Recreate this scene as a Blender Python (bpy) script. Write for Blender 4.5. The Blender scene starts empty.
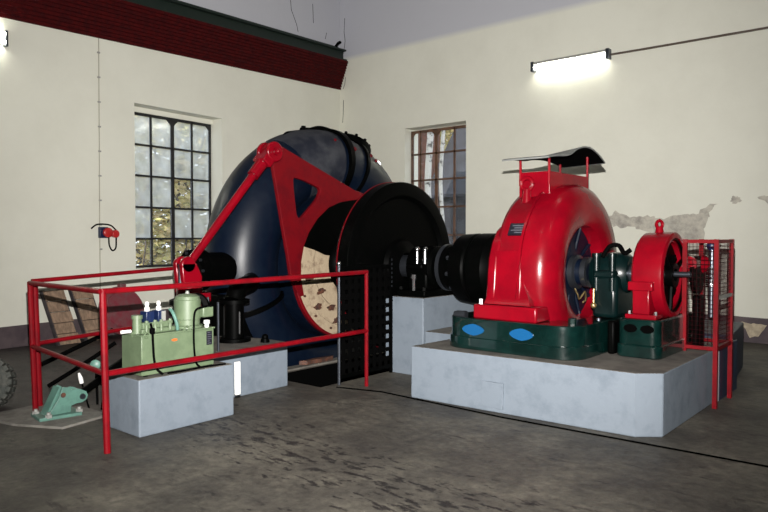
import bpy, bmesh, math, random
from math import sin, cos, pi, radians, sqrt, atan2
from mathutils import Vector as V, Matrix as M
random.seed(7)
sc = bpy.context.scene
COL = sc.collection

# ---------------------------------------------------------------- materials
def mat(name, col, rough=.5, metal=0., col2=None, scale=6., detail=4., lo=.4, hi=.6, bump=0., bscale=40., coat=0.,
        emit=None, estr=0., spec=.5, stretch=None):
    m = bpy.data.materials.new(name); m.use_nodes = True
    nt = m.node_tree; b = nt.nodes['Principled BSDF']
    b.inputs['Base Color'].default_value = (*col, 1); b.inputs['Roughness'].default_value = rough
    b.inputs['Metallic'].default_value = metal; b.inputs['Coat Weight'].default_value = coat
    b.inputs['Specular IOR Level'].default_value = spec
    geo = nt.nodes.new('ShaderNodeNewGeometry')
    src = geo.outputs['Position']
    if stretch:
        mp = nt.nodes.new('ShaderNodeMapping'); mp.inputs['Scale'].default_value = stretch
        nt.links.new(src, mp.inputs['Vector']); src = mp.outputs['Vector']
    if col2:
        n = nt.nodes.new('ShaderNodeTexNoise'); n.inputs['Scale'].default_value = scale; n.inputs['Detail'].default_value = detail
        n.inputs['Roughness'].default_value = .65
        nt.links.new(src, n.inputs['Vector'])
        r = nt.nodes.new('ShaderNodeValToRGB')
        r.color_ramp.elements[0].position = lo; r.color_ramp.elements[1].position = hi
        r.color_ramp.elements[0].color = (*col, 1); r.color_ramp.elements[1].color = (*col2, 1)
        nt.links.new(n.outputs['Fac'], r.inputs['Fac']); nt.links.new(r.outputs['Color'], b.inputs['Base Color'])
    if bump:
        n2 = nt.nodes.new('ShaderNodeTexNoise'); n2.inputs['Scale'].default_value = bscale; n2.inputs['Detail'].default_value = 5
        nt.links.new(geo.outputs['Position'], n2.inputs['Vector'])
        bp = nt.nodes.new('ShaderNodeBump'); bp.inputs['Strength'].default_value = bump; bp.inputs['Distance'].default_value = .02
        nt.links.new(n2.outputs['Fac'], bp.inputs['Height']); nt.links.new(bp.outputs['Normal'], b.inputs['Normal'])
    if emit:
        b.inputs['Emission Color'].default_value = (*emit, 1); b.inputs['Emission Strength'].default_value = estr
    return m

WALL_RGB = (.74, .735, .645); WALL_RGB2 = (.68, .672, .585)
RED = mat('red_gloss_paint', (.20, .0011, .007), .25, col2=(.15, .0011, .006), scale=3, spec=.3, coat=.1, bump=.03, bscale=30)
REDM = mat('red_matt_paint', (.125, .002, .005), .5, col2=(.085, .002, .005), scale=5, lo=.45, hi=.7, spec=.15)
REDR = mat('red_rail_paint', (.17, .002, .006), .35, col2=(.12, .002, .005), scale=8, spec=.2)
NAVY = mat('dark_navy_paint', (.0014, .0042, .012), .38, col2=(.0026, .006, .014), scale=9, spec=.3, coat=0, bump=.05, bscale=60)
DUSTY = mat('dusty_navy_paint', (.006, .008, .016), .6, col2=(.03, .032, .04), scale=4)
BLACK = mat('black_machine_paint', (.0007, .0009, .0008), .42, col2=(.001, .001, .001), scale=9, spec=.03)
BLACKM = mat('black_matt', (.001, .001, .001), .8, spec=.03)
STEEL = mat('bright_steel', (.55, .56, .58), .25, metal=1.)
DSTEEL = mat('dark_steel', (.10, .11, .13), .35, metal=.9)
GREEN = mat('dark_green_gloss', (.0009, .0075, .0065), .2, col2=(.002, .014, .012), scale=5, coat=.6, bump=.12, bscale=12)
BGREEN = mat('blackish_green_paint', (.0010, .0055, .0055), .3, col2=(.0014, .008, .008), scale=6, spec=.3)
BLUE = mat('bright_blue_paint', (.004, .07, .19), .35)
HOLE = mat('black_opening', (.001, .001, .001), .9, spec=.02)
LGREEN = mat('pale_green_paint', (.125, .17, .098), .45, col2=(.10, .14, .08), scale=7)
TEAL = mat('mint_green_paint', (.10, .215, .175), .42, col2=(.08, .17, .14), scale=12)
PLINTH = mat('pale_blue_concrete_paint', (.150, .178, .212), .62, col2=(.105, .13, .16), scale=5, detail=8, lo=.48, hi=.75, bump=.15, bscale=18)
PTOP = mat('bare_concrete_top', (.075, .068, .06), .8, col2=(.14, .128, .11), scale=4, detail=8, bump=.2)
DBLUE = mat('dark_blue_concrete_paint', (.006, .016, .04), .5, col2=(.012, .025, .055), scale=6)
CREAM = mat('stained_cream_paint', (.38, .30, .205), .6, col2=(.12, .07, .045), scale=7, detail=8, lo=.52, hi=.72, bump=.3, bscale=25)
RUST = mat('rusty_brown_iron', (.10, .035, .018), .7, col2=(.04, .02, .015), scale=20)
WOOD = mat('weathered_boards', (.30, .20, .135), .75, col2=(.18, .12, .08), scale=3, detail=8, stretch=(8, 8, 2))
DWOOD = mat('dark_weathered_timber', (.06, .05, .055), .8, col2=(.035, .03, .035), scale=8)
DRUMR = mat('dusty_crimson_paint', (.18, .016, .03), .6, col2=(.14, .06, .065), scale=9, detail=8, lo=.4, hi=.65)
RUBBER = mat('grey_black_rubber', (.035, .04, .035), .75, col2=(.07, .07, .06), scale=12, bump=.3)
WIRE = mat('dark_red_wire', (.02, .002, .003), .6, spec=.1)
WHITE = mat('white_plastic', (.8, .8, .78), .4)
BLUEP = mat('navy_plastic', (.004, .012, .05), .4)
BRASS = mat('worn_brass', (.55, .40, .18), .35, metal=.9)
CANOPY = mat('grey_sheet_metal', (.13, .135, .13), .6, col2=(.17, .175, .17), scale=5)
PLATE = mat('dark_name_plate', (.006, .006, .012), .4)
TEXTM = mat('pale_print', (.09, .09, .11), .5)
ORANGE = mat('orange_logo_print', (.65, .12, .02), .5)
BRICK = mat('dark_red_painted_brick', (.06, .0035, .004), .6, col2=(.035, .003, .004), scale=10, bump=.2, spec=.1)
GIRD = mat('black_green_girder_paint', (.004, .012, .008), .5)
PLASTER = mat('bare_grey_plaster', (.30, .28, .25), .9, col2=(.52, .49, .42), scale=7, detail=10, lo=.35, hi=.6, bump=.8, bscale=20)
TUBE = mat('lit_fluorescent_tube', (1, 1, 1), .3, emit=(1., 1., .86), estr=40)
GALV = mat('galvanised_grey', (.32, .32, .30), .5, metal=.3)
FRAMEB = mat('black_window_iron', (.008, .008, .010), .5)
FRAMER = mat('rusty_window_iron', (.14, .07, .04), .6, col2=(.07, .035, .02), scale=9)
SOCKR = mat('red_plug_plastic', (.45, .02, .02), .35)
LEAF = mat('autumn_leaves', (.46, .46, .18), .6, col2=(.80, .66, .38), scale=2.5, lo=.4, hi=.6)
BARK = mat('grey_bark', (.10, .08, .065), .8, col2=(.05, .04, .035), scale=12)
STREAK = mat('pale_streak_bark', (.6, .58, .55), .7, col2=(.1, .09, .08), scale=6, lo=.55, hi=.65)
GROUND = mat('leaf_littered_ground', (.14, .10, .06), .9, col2=(.22, .17, .08), scale=5)
OBRICK = mat('outside_brick', (.16, .06, .035), .8, col2=(.10, .04, .025), scale=8)
SKIRT = mat('dark_purple_skirting_paint', (.060, .042, .050), .65, col2=(.095, .07, .075), scale=4, detail=8)
FLAKE = mat('flaked_cream_plaster', (.50, .42, .30), .8, col2=(.36, .30, .22), scale=15)
CEIL = mat('grey_ceiling_plaster', (.14, .14, .145), .9)

def wall_material():
    m = mat('cream_wall_paint', WALL_RGB, .85, col2=WALL_RGB2, scale=.9, detail=6, lo=.4, hi=.75, bump=.12, bscale=9, spec=.2)
    nt = m.node_tree; b = nt.nodes['Principled BSDF']
    ramp = b.inputs['Base Color'].links[0].from_node
    geo = [n for n in nt.nodes if n.type == 'NEW_GEOMETRY'][0]
    sx = nt.nodes.new('ShaderNodeSeparateXYZ'); nt.links.new(geo.outputs['Position'], sx.inputs[0])
    gt = nt.nodes.new('ShaderNodeMapRange'); gt.inputs['From Min'].default_value = 5.44; gt.inputs['From Max'].default_value = 5.56
    nt.links.new(sx.outputs['Z'], gt.inputs['Value'])
    mx = nt.nodes.new('ShaderNodeMix'); mx.data_type = 'RGBA'
    nt.links.new(gt.outputs['Result'], mx.inputs['Factor'])
    nt.links.new(ramp.outputs['Color'], mx.inputs['A']); mx.inputs['B'].default_value = (.50, .505, .55, 1)   # grey upper coat
    nt.links.new(mx.outputs['Result'], b.inputs['Base Color'])
    return m
WALLM = wall_material()

def floor_material():
    m = bpy.data.materials.new('worn_dark_concrete'); m.use_nodes = True
    nt = m.node_tree; b = nt.nodes['Principled BSDF']; L = nt.links.new
    geo = nt.nodes.new('ShaderNodeNewGeometry')
    def noise(s, d, r=.6, stretch=None):
        n = nt.nodes.new('ShaderNodeTexNoise'); n.inputs['Scale'].default_value = s; n.inputs['Detail'].default_value = d
        n.inputs['Roughness'].default_value = r
        if stretch:
            mp = nt.nodes.new('ShaderNodeMapping'); mp.inputs['Scale'].default_value = stretch
            mp.inputs['Rotation'].default_value = (0, 0, radians(20))
            L(geo.outputs['Position'], mp.inputs['Vector']); L(mp.outputs['Vector'], n.inputs['Vector'])
        else: L(geo.outputs['Position'], n.inputs['Vector'])
        return n.outputs['Fac']
    def ramp(f, stops):
        r = nt.nodes.new('ShaderNodeValToRGB')
        while len(r.color_ramp.elements) < len(stops): r.color_ramp.elements.new(.5)
        for e, (p, c) in zip(r.color_ramp.elements, stops): e.position = p; e.color = (*c, 1)
        L(f, r.inputs['Fac']); return r.outputs['Color']
    def mix(f, a, bb, mode='MIX'):
        x = nt.nodes.new('ShaderNodeMix'); x.data_type = 'RGBA'; x.blend_type = mode
        if isinstance(f, float): x.inputs['Factor'].default_value = f
        else: L(f, x.inputs['Factor'])
        L(a, x.inputs['A']); L(bb, x.inputs['B']); return x.outputs['Result']
    base = ramp(noise(1.1, 9, .68), [(.30, (.024, .021, .020)), (.48, (.062, .057, .048)), (.70, (.138, .128, .104))])
    fine = ramp(noise(14, 8, .7), [(.3, (.5, .49, .48)), (.64, (1.2, 1.18, 1.15))])
    c = mix(1., base, fine, 'MULTIPLY')
    dark = ramp(noise(2.6, 10, .75, (1.0, 3.2, 1)), [(.57, (1, 1, 1)), (.63, (.22, .2, .22))])
    c = mix(.85, c, dark, 'MULTIPLY')
    # old tar marks scattered in a band across the open floor
    def math2(op, a, b_):
        n = nt.nodes.new('ShaderNodeMath'); n.operation = op
        for k, q in enumerate((a, b_)):
            if isinstance(q, (int, float)): n.inputs[k].default_value = q
            else: L(q, n.inputs[k])
        return n.outputs[0]
    sp = nt.nodes.new('ShaderNodeSeparateXYZ'); L(geo.outputs['Position'], sp.inputs[0])
    dist = math2('ABSOLUTE', math2('SUBTRACT', math2('ADD', math2('MULTIPLY', sp.outputs['X'], .10), sp.outputs['Y']), 2.95), 0)
    near = nt.nodes.new('ShaderNodeMapRange'); near.inputs['From Min'].default_value = .15; near.inputs['From Max'].default_value = .75; near.inputs['To Min'].default_value = .085; near.inputs['To Max'].default_value = -.03
    L(dist, near.inputs['Value'])
    tarf = math2('ADD', noise(6.5, 8, .7, (.8, 2.2, 1)), near.outputs['Result'])
    tar = ramp(tarf, [(.615, (1, 1, 1)), (.635, (.2, .18, .2))])
    c = mix(1., c, tar, 'MULTIPLY')
    # flash falloff painted in: floor darker and purplish towards the left wall
    sx = nt.nodes.new('ShaderNodeSeparateXYZ'); L(geo.outputs['Position'], sx.inputs[0])
    mr = nt.nodes.new('ShaderNodeMapRange'); mr.inputs['From Min'].default_value = -5.7; mr.inputs['From Max'].default_value = -6.3
    L(sx.outputs['X'], mr.inputs['Value'])
    oil = nt.nodes.new('ShaderNodeRGB'); oil.outputs[0].default_value = (.42, .33, .40, 1)  # falloff tint, not oil, multiplied into the floor colour
    c = mix(mr.outputs['Result'], c, mix(1., c, oil.outputs[0], 'MULTIPLY'))
    L(c, b.inputs['Base Color'])
    rr = nt.nodes.new('ShaderNodeMapRange'); rr.inputs['To Min'].default_value = .45; rr.inputs['To Max'].default_value = .8
    L(noise(3, 6), rr.inputs['Value']); L(rr.outputs['Result'], b.inputs['Roughness'])
    bp = nt.nodes.new('ShaderNodeBump'); bp.inputs['Strength'].default_value = .25; bp.inputs['Distance'].default_value = .02
    L(noise(25, 6), bp.inputs['Height']); L(bp.outputs['Normal'], b.inputs['Normal'])
    return m
FLOORM = floor_material()

def glass_material(name, dirt, tint):
    m = bpy.data.materials.new(name); m.use_nodes = True
    nt = m.node_tree; L = nt.links.new
    for n in list(nt.nodes):
        if n.type == 'BSDF_PRINCIPLED': nt.nodes.remove(n)
    out = [n for n in nt.nodes if n.type == 'OUTPUT_MATERIAL'][0]
    tr = nt.nodes.new('ShaderNodeBsdfTransparent'); tr.inputs[0].default_value = (.9, .93, .95, 1)
    tl = nt.nodes.new('ShaderNodeBsdfTranslucent'); tl.inputs[0].default_value = (*tint, 1)
    gl = nt.nodes.new('ShaderNodeBsdfGlossy'); gl.inputs['Roughness'].default_value = .08
    geo = nt.nodes.new('ShaderNodeNewGeometry')
    no = nt.nodes.new('ShaderNodeTexNoise'); no.inputs['Scale'].default_value = 3.5; no.inputs['Detail'].default_value = 6
    L(geo.outputs['Position'], no.inputs['Vector'])
    mr = nt.nodes.new('ShaderNodeMapRange'); mr.inputs['From Min'].default_value = .3; mr.inputs['From Max'].default_value = .7
    sp_ = min(.2, dirt * .6); mr.inputs['To Min'].default_value = dirt - sp_; mr.inputs['To Max'].default_value = dirt + sp_
    L(no.outputs['Fac'], mr.inputs['Value'])
    mx = nt.nodes.new('ShaderNodeMixShader'); L(mr.outputs['Result'], mx.inputs[0]); L(tr.outputs[0], mx.inputs[1]); L(tl.outputs[0], mx.inputs[2])
    m2 = nt.nodes.new('ShaderNodeMixShader'); m2.inputs[0].default_value = .04; L(mx.outputs[0], m2.inputs[1]); L(gl.outputs[0], m2.inputs[2])
    L(m2.outputs[0], out.inputs[0])
    return m
GDIRTY = glass_material('hazy_window_glass', .58, (.66, .74, .82))
GCLEAR = glass_material('clear_window_glass', .08, (.6, .66, .72))
GDARK = glass_material('thin_grimy_glass', .02, (.4, .45, .6))

# ---------------------------------------------------------------- mesh helpers
def newbm(): return bmesh.new()
def box(bm, x0, x1, y0, y1, z0, z1):
    vs = [bm.verts.new((x, y, z)) for z in (z0, z1) for y in (y0, y1) for x in (x0, x1)]
    for f in ((0, 2, 3, 1), (4, 5, 7, 6), (0, 1, 5, 4), (2, 6, 7, 3), (0, 4, 6, 2), (1, 3, 7, 5)):
        bm.faces.new([vs[i] for i in f])
    return bm
def obox(bm, c, half, mtx):
    vs = [bm.verts.new(V(c) + mtx @ V((sx * half[0], sy * half[1], sz * half[2]))) for sz in (-1, 1) for sy in (-1, 1) for sx in (-1, 1)]
    for f in ((0, 2, 3, 1), (4, 5, 7, 6), (0, 1, 5, 4), (2, 6, 7, 3), (0, 4, 6, 2), (1, 3, 7, 5)):
        bm.faces.new([vs[i] for i in f])
    return bm
def frame_of(d):
    d = V(d).normalized(); a = V((0, 0, 1)) if abs(d.z) < .9 else V((1, 0, 0))
    u = d.cross(a).normalized(); w = u.cross(d).normalized()
    return u, w, d
def lathe(bm, o, d, prof, seg=48, closed=False):
    """prof: list of (axial, radius) swept about the axis o + d*t"""
    u, w, d = frame_of(d); o = V(o); rings = []
    for a, r in prof:
        if r < 1e-5: rings.append([bm.verts.new(o + d * a)])
        else: rings.append([bm.verts.new(o + d * a + (u * cos(2 * pi * k / seg) + w * sin(2 * pi * k / seg)) * r) for k in range(seg)])
    pairs = list(zip(rings, rings[1:])) + ([(rings[-1], rings[0])] if closed else [])
    for A, B in pairs:
        for k in range(seg):
            k2 = (k + 1) % seg
            if len(A) == 1 and len(B) == 1: continue
            if len(A) == 1: bm.faces.new((A[0], B[k2], B[k]))
            elif len(B) == 1: bm.faces.new((A[k], A[k2], B[0]))
            else: bm.faces.new((A[k], A[k2], B[k2], B[k]))
    return bm
def cyl(bm, p0, p1, r0, r1=None, seg=20):
    r1 = r0 if r1 is None else r1
    d = V(p1) - V(p0); l = d.length
    return lathe(bm, p0, d, [(0, 0), (0, r0), (l, r1), (l, 0)], seg)
def sphere(bm, c, r, s=(1, 1, 1), seg=16):
    lathe(bm, c, (0, 0, 1), [(-r * s[2] * cos(pi * k / 10), r * s[0] * sin(pi * k / 10)) for k in range(11)], seg); return bm
def tube(bm, pts, r, seg=8):
    pts = [V(p) for p in pts]; rings = []
    prev = None
    for i, p in enumerate(pts):
        t = (pts[min(i + 1, len(pts) - 1)] - pts[max(i - 1, 0)]).normalized()
        if prev is None: u, w, _ = frame_of(t)
        else:
            u = (prev - t * prev.dot(t)).normalized(); w = u.cross(t)
        prev = u
        rr = r[i] if isinstance(r, (list, tuple)) else r
        rings.append([bm.verts.new(p + (u * cos(2 * pi * k / seg) + w * sin(2 * pi * k / seg)) * rr) for k in range(seg)])
    for A, B in zip(rings, rings[1:]):
        for k in range(seg): bm.faces.new((A[k], A[(k + 1) % seg], B[(k + 1) % seg], B[k]))
    bm.faces.new(rings[0][::-1]); bm.faces.new(rings[-1])
    return bm
def smooth_pts(pts, n=6):
    P = [V(p) for p in pts]; P = [2 * P[0] - P[1]] + P + [2 * P[-1] - P[-2]]; out = []
    for i in range(1, len(P) - 2):
        for k in range(n):
            t = k / n
            out.append(.5 * ((2 * P[i]) + (P[i + 1] - P[i - 1]) * t + (2 * P[i - 1] - 5 * P[i] + 4 * P[i + 1] - P[i + 2]) * t * t + (3 * P[i] - P[i - 1] - 3 * P[i + 1] + P[i + 2]) * t ** 3))
    out.append(P[-2]); return out
def prism(bm, loops, fn, vec):
    """loops of 2D points (outer first, then holes); fn maps (a,b) to 3D; extruded along vec"""
    es = []
    for lp in loops:
        vs = [bm.verts.new(fn(a, b)) for a, b in lp]
        for i in range(len(vs)): es.append(bm.edges.new((vs[i], vs[(i + 1) % len(vs)])))
    g = bmesh.ops.triangle_fill(bm, use_beauty=True, use_dissolve=False, edges=es)
    fs = [f for f in g['geom'] if isinstance(f, bmesh.types.BMFace)]
    ex = bmesh.ops.extrude_face_region(bm, geom=fs)
    bmesh.ops.translate(bm, verts=[v for v in ex['geom'] if isinstance(v, bmesh.types.BMVert)], vec=V(vec))
    return bm
def rrect(x0, x1, y0, y1, r, n=6):
    out = []
    for cx, cy, a0 in ((x1 - r, y1 - r, 0), (x0 + r, y1 - r, 90), (x0 + r, y0 + r, 180), (x1 - r, y0 + r, 270)):
        for k in range(n + 1):
            a = radians(a0 + 90 * k / n); out.append((cx + r * cos(a), cy + r * sin(a)))
    return out
def circ2(cx, cy, r, n=40, a0=0, a1=2 * pi):
    return [(cx + r * cos(a0 + (a1 - a0) * k / n), cy + r * sin(a0 + (a1 - a0) * k / n)) for k in range(n)]

ORG = {}
def thing(name, label, cat, loc, group=None):
    o = bpy.data.objects.new(name, None); COL.objects.link(o); o.location = loc; o.empty_display_size = .2
    o['label'] = label; o['category'] = cat
    if group: o['group'] = group
    ORG[o.name] = V(loc); return o
def obj(name, bm, m, parent=None, bevel=0., smooth=True, label=None, ang=35):
    me = bpy.data.meshes.new(name)
    bmesh.ops.recalc_face_normals(bm, faces=bm.faces)
    if parent is not None: org = ORG[parent.name]
    else:
        xs = [v.co for v in bm.verts]
        org = V(((min(c.x for c in xs) + max(c.x for c in xs)) / 2, (min(c.y for c in xs) + max(c.y for c in xs)) / 2, min(c.z for c in xs)))
    for v in bm.verts: v.co -= org
    bm.to_mesh(me); bm.free()
    for mm in (m if isinstance(m, (list, tuple)) else [m]): me.materials.append(mm)
    if smooth:
        for p in me.polygons: p.use_smooth = True
        me.set_sharp_from_angle(angle=radians(ang))
    o = bpy.data.objects.new(name, me); COL.objects.link(o)
    if parent is not None: o.parent = parent
    else: o.location = org
    ORG[o.name] = org
    if bevel:
        b = o.modifiers.new('edge', 'BEVEL'); b.width = bevel; b.segments = 2; b.limit_method = 'ANGLE'; b.angle_limit = radians(40)
    if label: o['label'] = label
    return o
def tag(o, label, cat, group=None):
    o['label'] = label; o['category'] = cat
    if group: o['group'] = group
    return o
def struct(o): o['kind'] = 'structure'; return o
def stuff(o, label=None, cat=None):
    o['kind'] = 'stuff'
    if label: o['label'] = label
    if cat: o['category'] = cat
    return o
def bolt(bm, p, d, r=.02, h=.02):
    d = V(d).normalized(); cyl(bm, V(p) - d * .004, V(p) + d * h, r, r, 6); return bm

# ---------------------------------------------------------------- setting
CX, CY = -10.6, 11.1
DL = V((.068, -.99768, 0)); NL = V((.99768, .068, 0))            # along the left wall towards the camera; into the room
def LW(u, off, z): return V((CX, CY, 0)) + DL * u + NL * off + V((0, 0, z))
HC = 7.6; XR = 5.2; YF = -4.2
# floor with machine pits
PITS = [[(-5.85, 4.92), (-5.85, 7.7), (-4.98, 7.7), (-4.98, 4.92)], [(-7.2, 4.55), (-7.2, 8.25), (-5.98, 8.25), (-5.98, 4.55)]]
bm = newbm()
prism(bm, [[(-11.6, YF - .3), (XR + .3, YF - .3), (XR + .3, CY + .4), (-11.6, CY + .4)]] + PITS, lambda a, b: (a, b, 0), (0, 0, -.9))
struct(obj('floor', bm, FLOORM, smooth=False))
bm = newbm(); box(bm, -7.4, -4.8, 4.3, 8.5, -.95, -.85)
struct(obj('floor', bm, BLACKM, smooth=False))
bm = newbm(); box(bm, -11.6, XR + .3, YF - .3, CY + .4, HC, HC + .2)
struct(obj('ceiling', bm, CEIL, smooth=False))
bm = newbm(); box(bm, -6.0, -5.86, 4.9, 7.72, -.9, .02); struct(obj('trim_4', bm, PTOP, smooth=False))
bm = newbm(); box(bm, -5.86, -5.845, 4.9, 7.72, -.9, -.01); struct(obj('trim_5', bm, BLACKM, smooth=False))  # black sheet added as the shade on the pit's far wall
# left wall
TH = .45
W1 = (3.39, 5.21, 1.02, 3.73)
bm = newbm()
prism(bm, [[(-.6, 0), (15.9, 0), (15.9, HC), (-.6, HC)], [(W1[0], W1[2]), (W1[1], W1[2]), (W1[1], W1[3]), (W1[0], W1[3])]],
      lambda a, b: LW(a, 0, b), NL * -TH)
wl = struct(obj('wall_left', bm, WALLM, smooth=False))
W2 = (-8.75, -7.25, 1.05, 3.79)
bm = newbm()
prism(bm, [[(-11.4, 0), (XR + .3, 0), (XR + .3, HC), (-11.4, HC)], [(W2[0], W2[2]), (W2[1], W2[2]), (W2[1], W2[3]), (W2[0], W2[3])]],
      lambda a, b: (a, CY, b), (0, TH, 0))
wb = struct(obj('wall_back', bm, WALLM, smooth=False))
bm = newbm(); box(bm, XR, XR + .3, YF, CY + .4, 0, HC); struct(obj('wall_right', bm, CEIL, smooth=False))
bm = newbm(); box(bm, -11, XR, YF - .3, YF, 0, HC); struct(obj('wall_front', bm, CEIL, smooth=False))
# dark painted skirting bands
bm = newbm()
prism(bm, [[(0, 0), (15.3, 0), (15.3, .27), (7.3, .30), (0, .36)]], lambda a, b: LW(a, 0, b), NL * .012)
struct(obj('baseboard_left', bm, SKIRT, smooth=False))
bm = newbm()
top = [(-10.6, .36)] + [(-10.4 + .35 * k, .375 + random.uniform(-.012, .012)) for k in range(44)] + [(XR, .37)]
prism(bm, [[(-10.6, 0)] + top + [(XR, 0)]], lambda a, b: (a, CY, b), (0, -.012, 0))
bbk = struct(obj('baseboard_back', bm, SKIRT, smooth=False))
# flaked patches
def blob(cx, cy, w, h, n=26, rough=.25, seed=0, lean=0.):
    rnd = random.Random(seed); ph = [rnd.uniform(0, 6.28) for _ in range(5)]; out = []
    for k in range(n):
        a = 2 * pi * k / n
        r = 1 + rough * (sin(3 * a + ph[0]) * .5 + sin(5 * a + ph[1]) * .5 + sin(9 * a + ph[2]) * .4) + rnd.uniform(-.1, .1)
        x, y = cos(a) * r * w, sin(a) * r * h
        out.append((cx + x + lean * y, cy + y))
    return out
dam = []
def poly_noise(pts, step=.045, amp=.022, seed=1):
    rnd = random.Random(seed); out = []
    for (a, b), (c, d) in zip(pts, pts[1:] + pts[:1]):
        n = max(1, int(math.hypot(c - a, d - b) / step))
        for k in range(n): out.append((a + (c - a) * k / n + rnd.uniform(-amp, amp), b + (d - b) * k / n + rnd.uniform(-amp, amp)))
    return out
main = [(-4.62, 1.80), (-4.30, 1.97), (-4.05, 1.88), (-3.80, 1.90), (-3.55, 1.83), (-3.32, 1.90), (-3.05, 1.90), (-2.90, 2.02), (-2.76, 2.06),
        (-2.86, 1.92), (-2.92, 1.75), (-2.93, 1.48), (-3.05, 1.2), (-3.2, 1.15), (-3.3, 1.5), (-3.5, 1.55), (-3.75, 1.62), (-4.0, 1.70), (-4.3, 1.72)]
for nm, pts in (('main', poly_noise(main)), ('b', blob(-2.50, 2.10, .07, .055, seed=3)), ('c', poly_noise([(-2.22, 2.12), (-1.95, 2.16), (-1.7, 2.2), (-1.5, 2.1), (-1.6, 1.95), (-1.9, 1.98), (-2.08, 2.03)], seed=5))):
    bm = newbm(); prism(bm, [pts], lambda a, b: (a, CY + .002, b), (0, -.006, 0))
    ORGW = ORG[wb.name]; obj('exposed_plaster', bm, PLASTER, wb, smooth=False, label='grey plaster bared where the cream paint has flaked off')
bm = newbm(); prism(bm, [poly_noise([(-2.42, .29), (-2.05, .28), (-2.1, .2), (-2.16, .1), (-2.28, .08), (-2.33, .18)], amp=.015, seed=9)], lambda a, b: (a, CY - .008, b), (0, -.008, 0))
obj('flaked_patch', bm, FLAKE, bbk, smooth=False, label='cream patch where the dark paint has flaked off')
# corner cracks
bm = newbm()
for p in ([(-10.45, 6.4), (-10.47, 6.1), (-10.44, 5.9), (-10.48, 5.62)], [(-10.43, 5.1), (-10.45, 4.95), (-10.5, 4.85)], [(-10.49, 4.6), (-10.5, 4.3), (-10.52, 4.1)]):
    tube(bm, [(a, CY - .001, b) for a, b in p], .006, 5)
obj('crack', bm, HOLE, wb)
bm = newbm()
for p in ([(1.6, 6.6), (1.55, 6.2), (1.4, 5.95), (1.35, 5.8)], [(.9, 6.5), (.88, 6.1)], [(.45, 6.0), (.5, 5.85)]):
    tube(bm, [LW(a, .001, b) for a, b in p], .005, 5)
obj('crack', bm, HOLE, wl)
# floor joint along the plinth
bm = newbm(); tube(bm, [(-4.85, 5.02, .0), (-4.36, 5.16, 0), (-2.95, 5.09, 0), (-1.73, 5.12, 0), (-.94, 5.14, 0), (2, 5.2, 0)], .011, 6)
struct(obj('trim_1', bm, HOLE))

# corbelled brick band and crane girder on the left wall
def zc(u): return -.037 * u
corb = thing('brick_corbel', 'dark red corbelled brick band high on the left wall under the crane girder', 'corbel', LW(4, .1, 4.6)); struct(corb)
bm = newbm(); N = 11; prof = [(0, 4.84)]
for k in range(N):
    o = .03 + (.25 - .03) * k / (N - 1); z0 = 4.84 + .60 * k / N; z1 = 4.84 + .60 * (k + 1) / N
    prof += [(o, z0), (o, z1 - .010), (o - .008, z1 - .010), (o - .008, z1)]
prof += [(0, 5.44)]
bm2 = []
for u in (0.0, 9.5):
    bm2.append([bm.verts.new(LW(u, o, z + zc(u)) if u else V((CX + o - .0, CY, z))) for o, z in prof])
for i in range(len(prof)):
    j = (i + 1) % len(prof); bm.faces.new((bm2[0][i], bm2[0][j], bm2[1][j], bm2[1][i]))
bm.faces.new(bm2[0]); bm.faces.new(bm2[1][::-1])
obj('brick_courses', bm, BRICK, corb, smooth=False)
gir = thing('crane_rail_girder', 'black-green steel crane girder lying on the red brick corbel', 'girder', LW(4, .1, 5.3))
def lbar(bm, o0, o1, z0, z1, u0=.03, u1=9.5):
    vs = [bm.verts.new(LW(u, o, z + zc(u))) for u in (u0, u1) for z in (z0, z1) for o in (o0, o1)]
    for f in ((0, 1, 3, 2), (4, 6, 7, 5), (0, 4, 5, 1), (2, 3, 7, 6), (0, 2, 6, 4), (1, 5, 7, 3)): bm.faces.new([vs[i] for i in f])
bm = newbm(); lbar(bm, .01, .23, 5.445, 5.475); lbar(bm, .095, .125, 5.47, 5.66); lbar(bm, .01, .21, 5.655, 5.69)
obj('beam', bm, GIRD, gir, smooth=False)
bm = newbm(); lbar(bm, .085, .135, 5.69, 5.73, .2); obj('rail', bm, GIRD, gir, smooth=False)
bm = newbm(); tube(bm, [LW(.28, .12, 5.72), LW(.22, .13, 5.80), LW(.16, .15, 5.84)], .035, 8); obj('end_stop', bm, BLACKM, gir)

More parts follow.
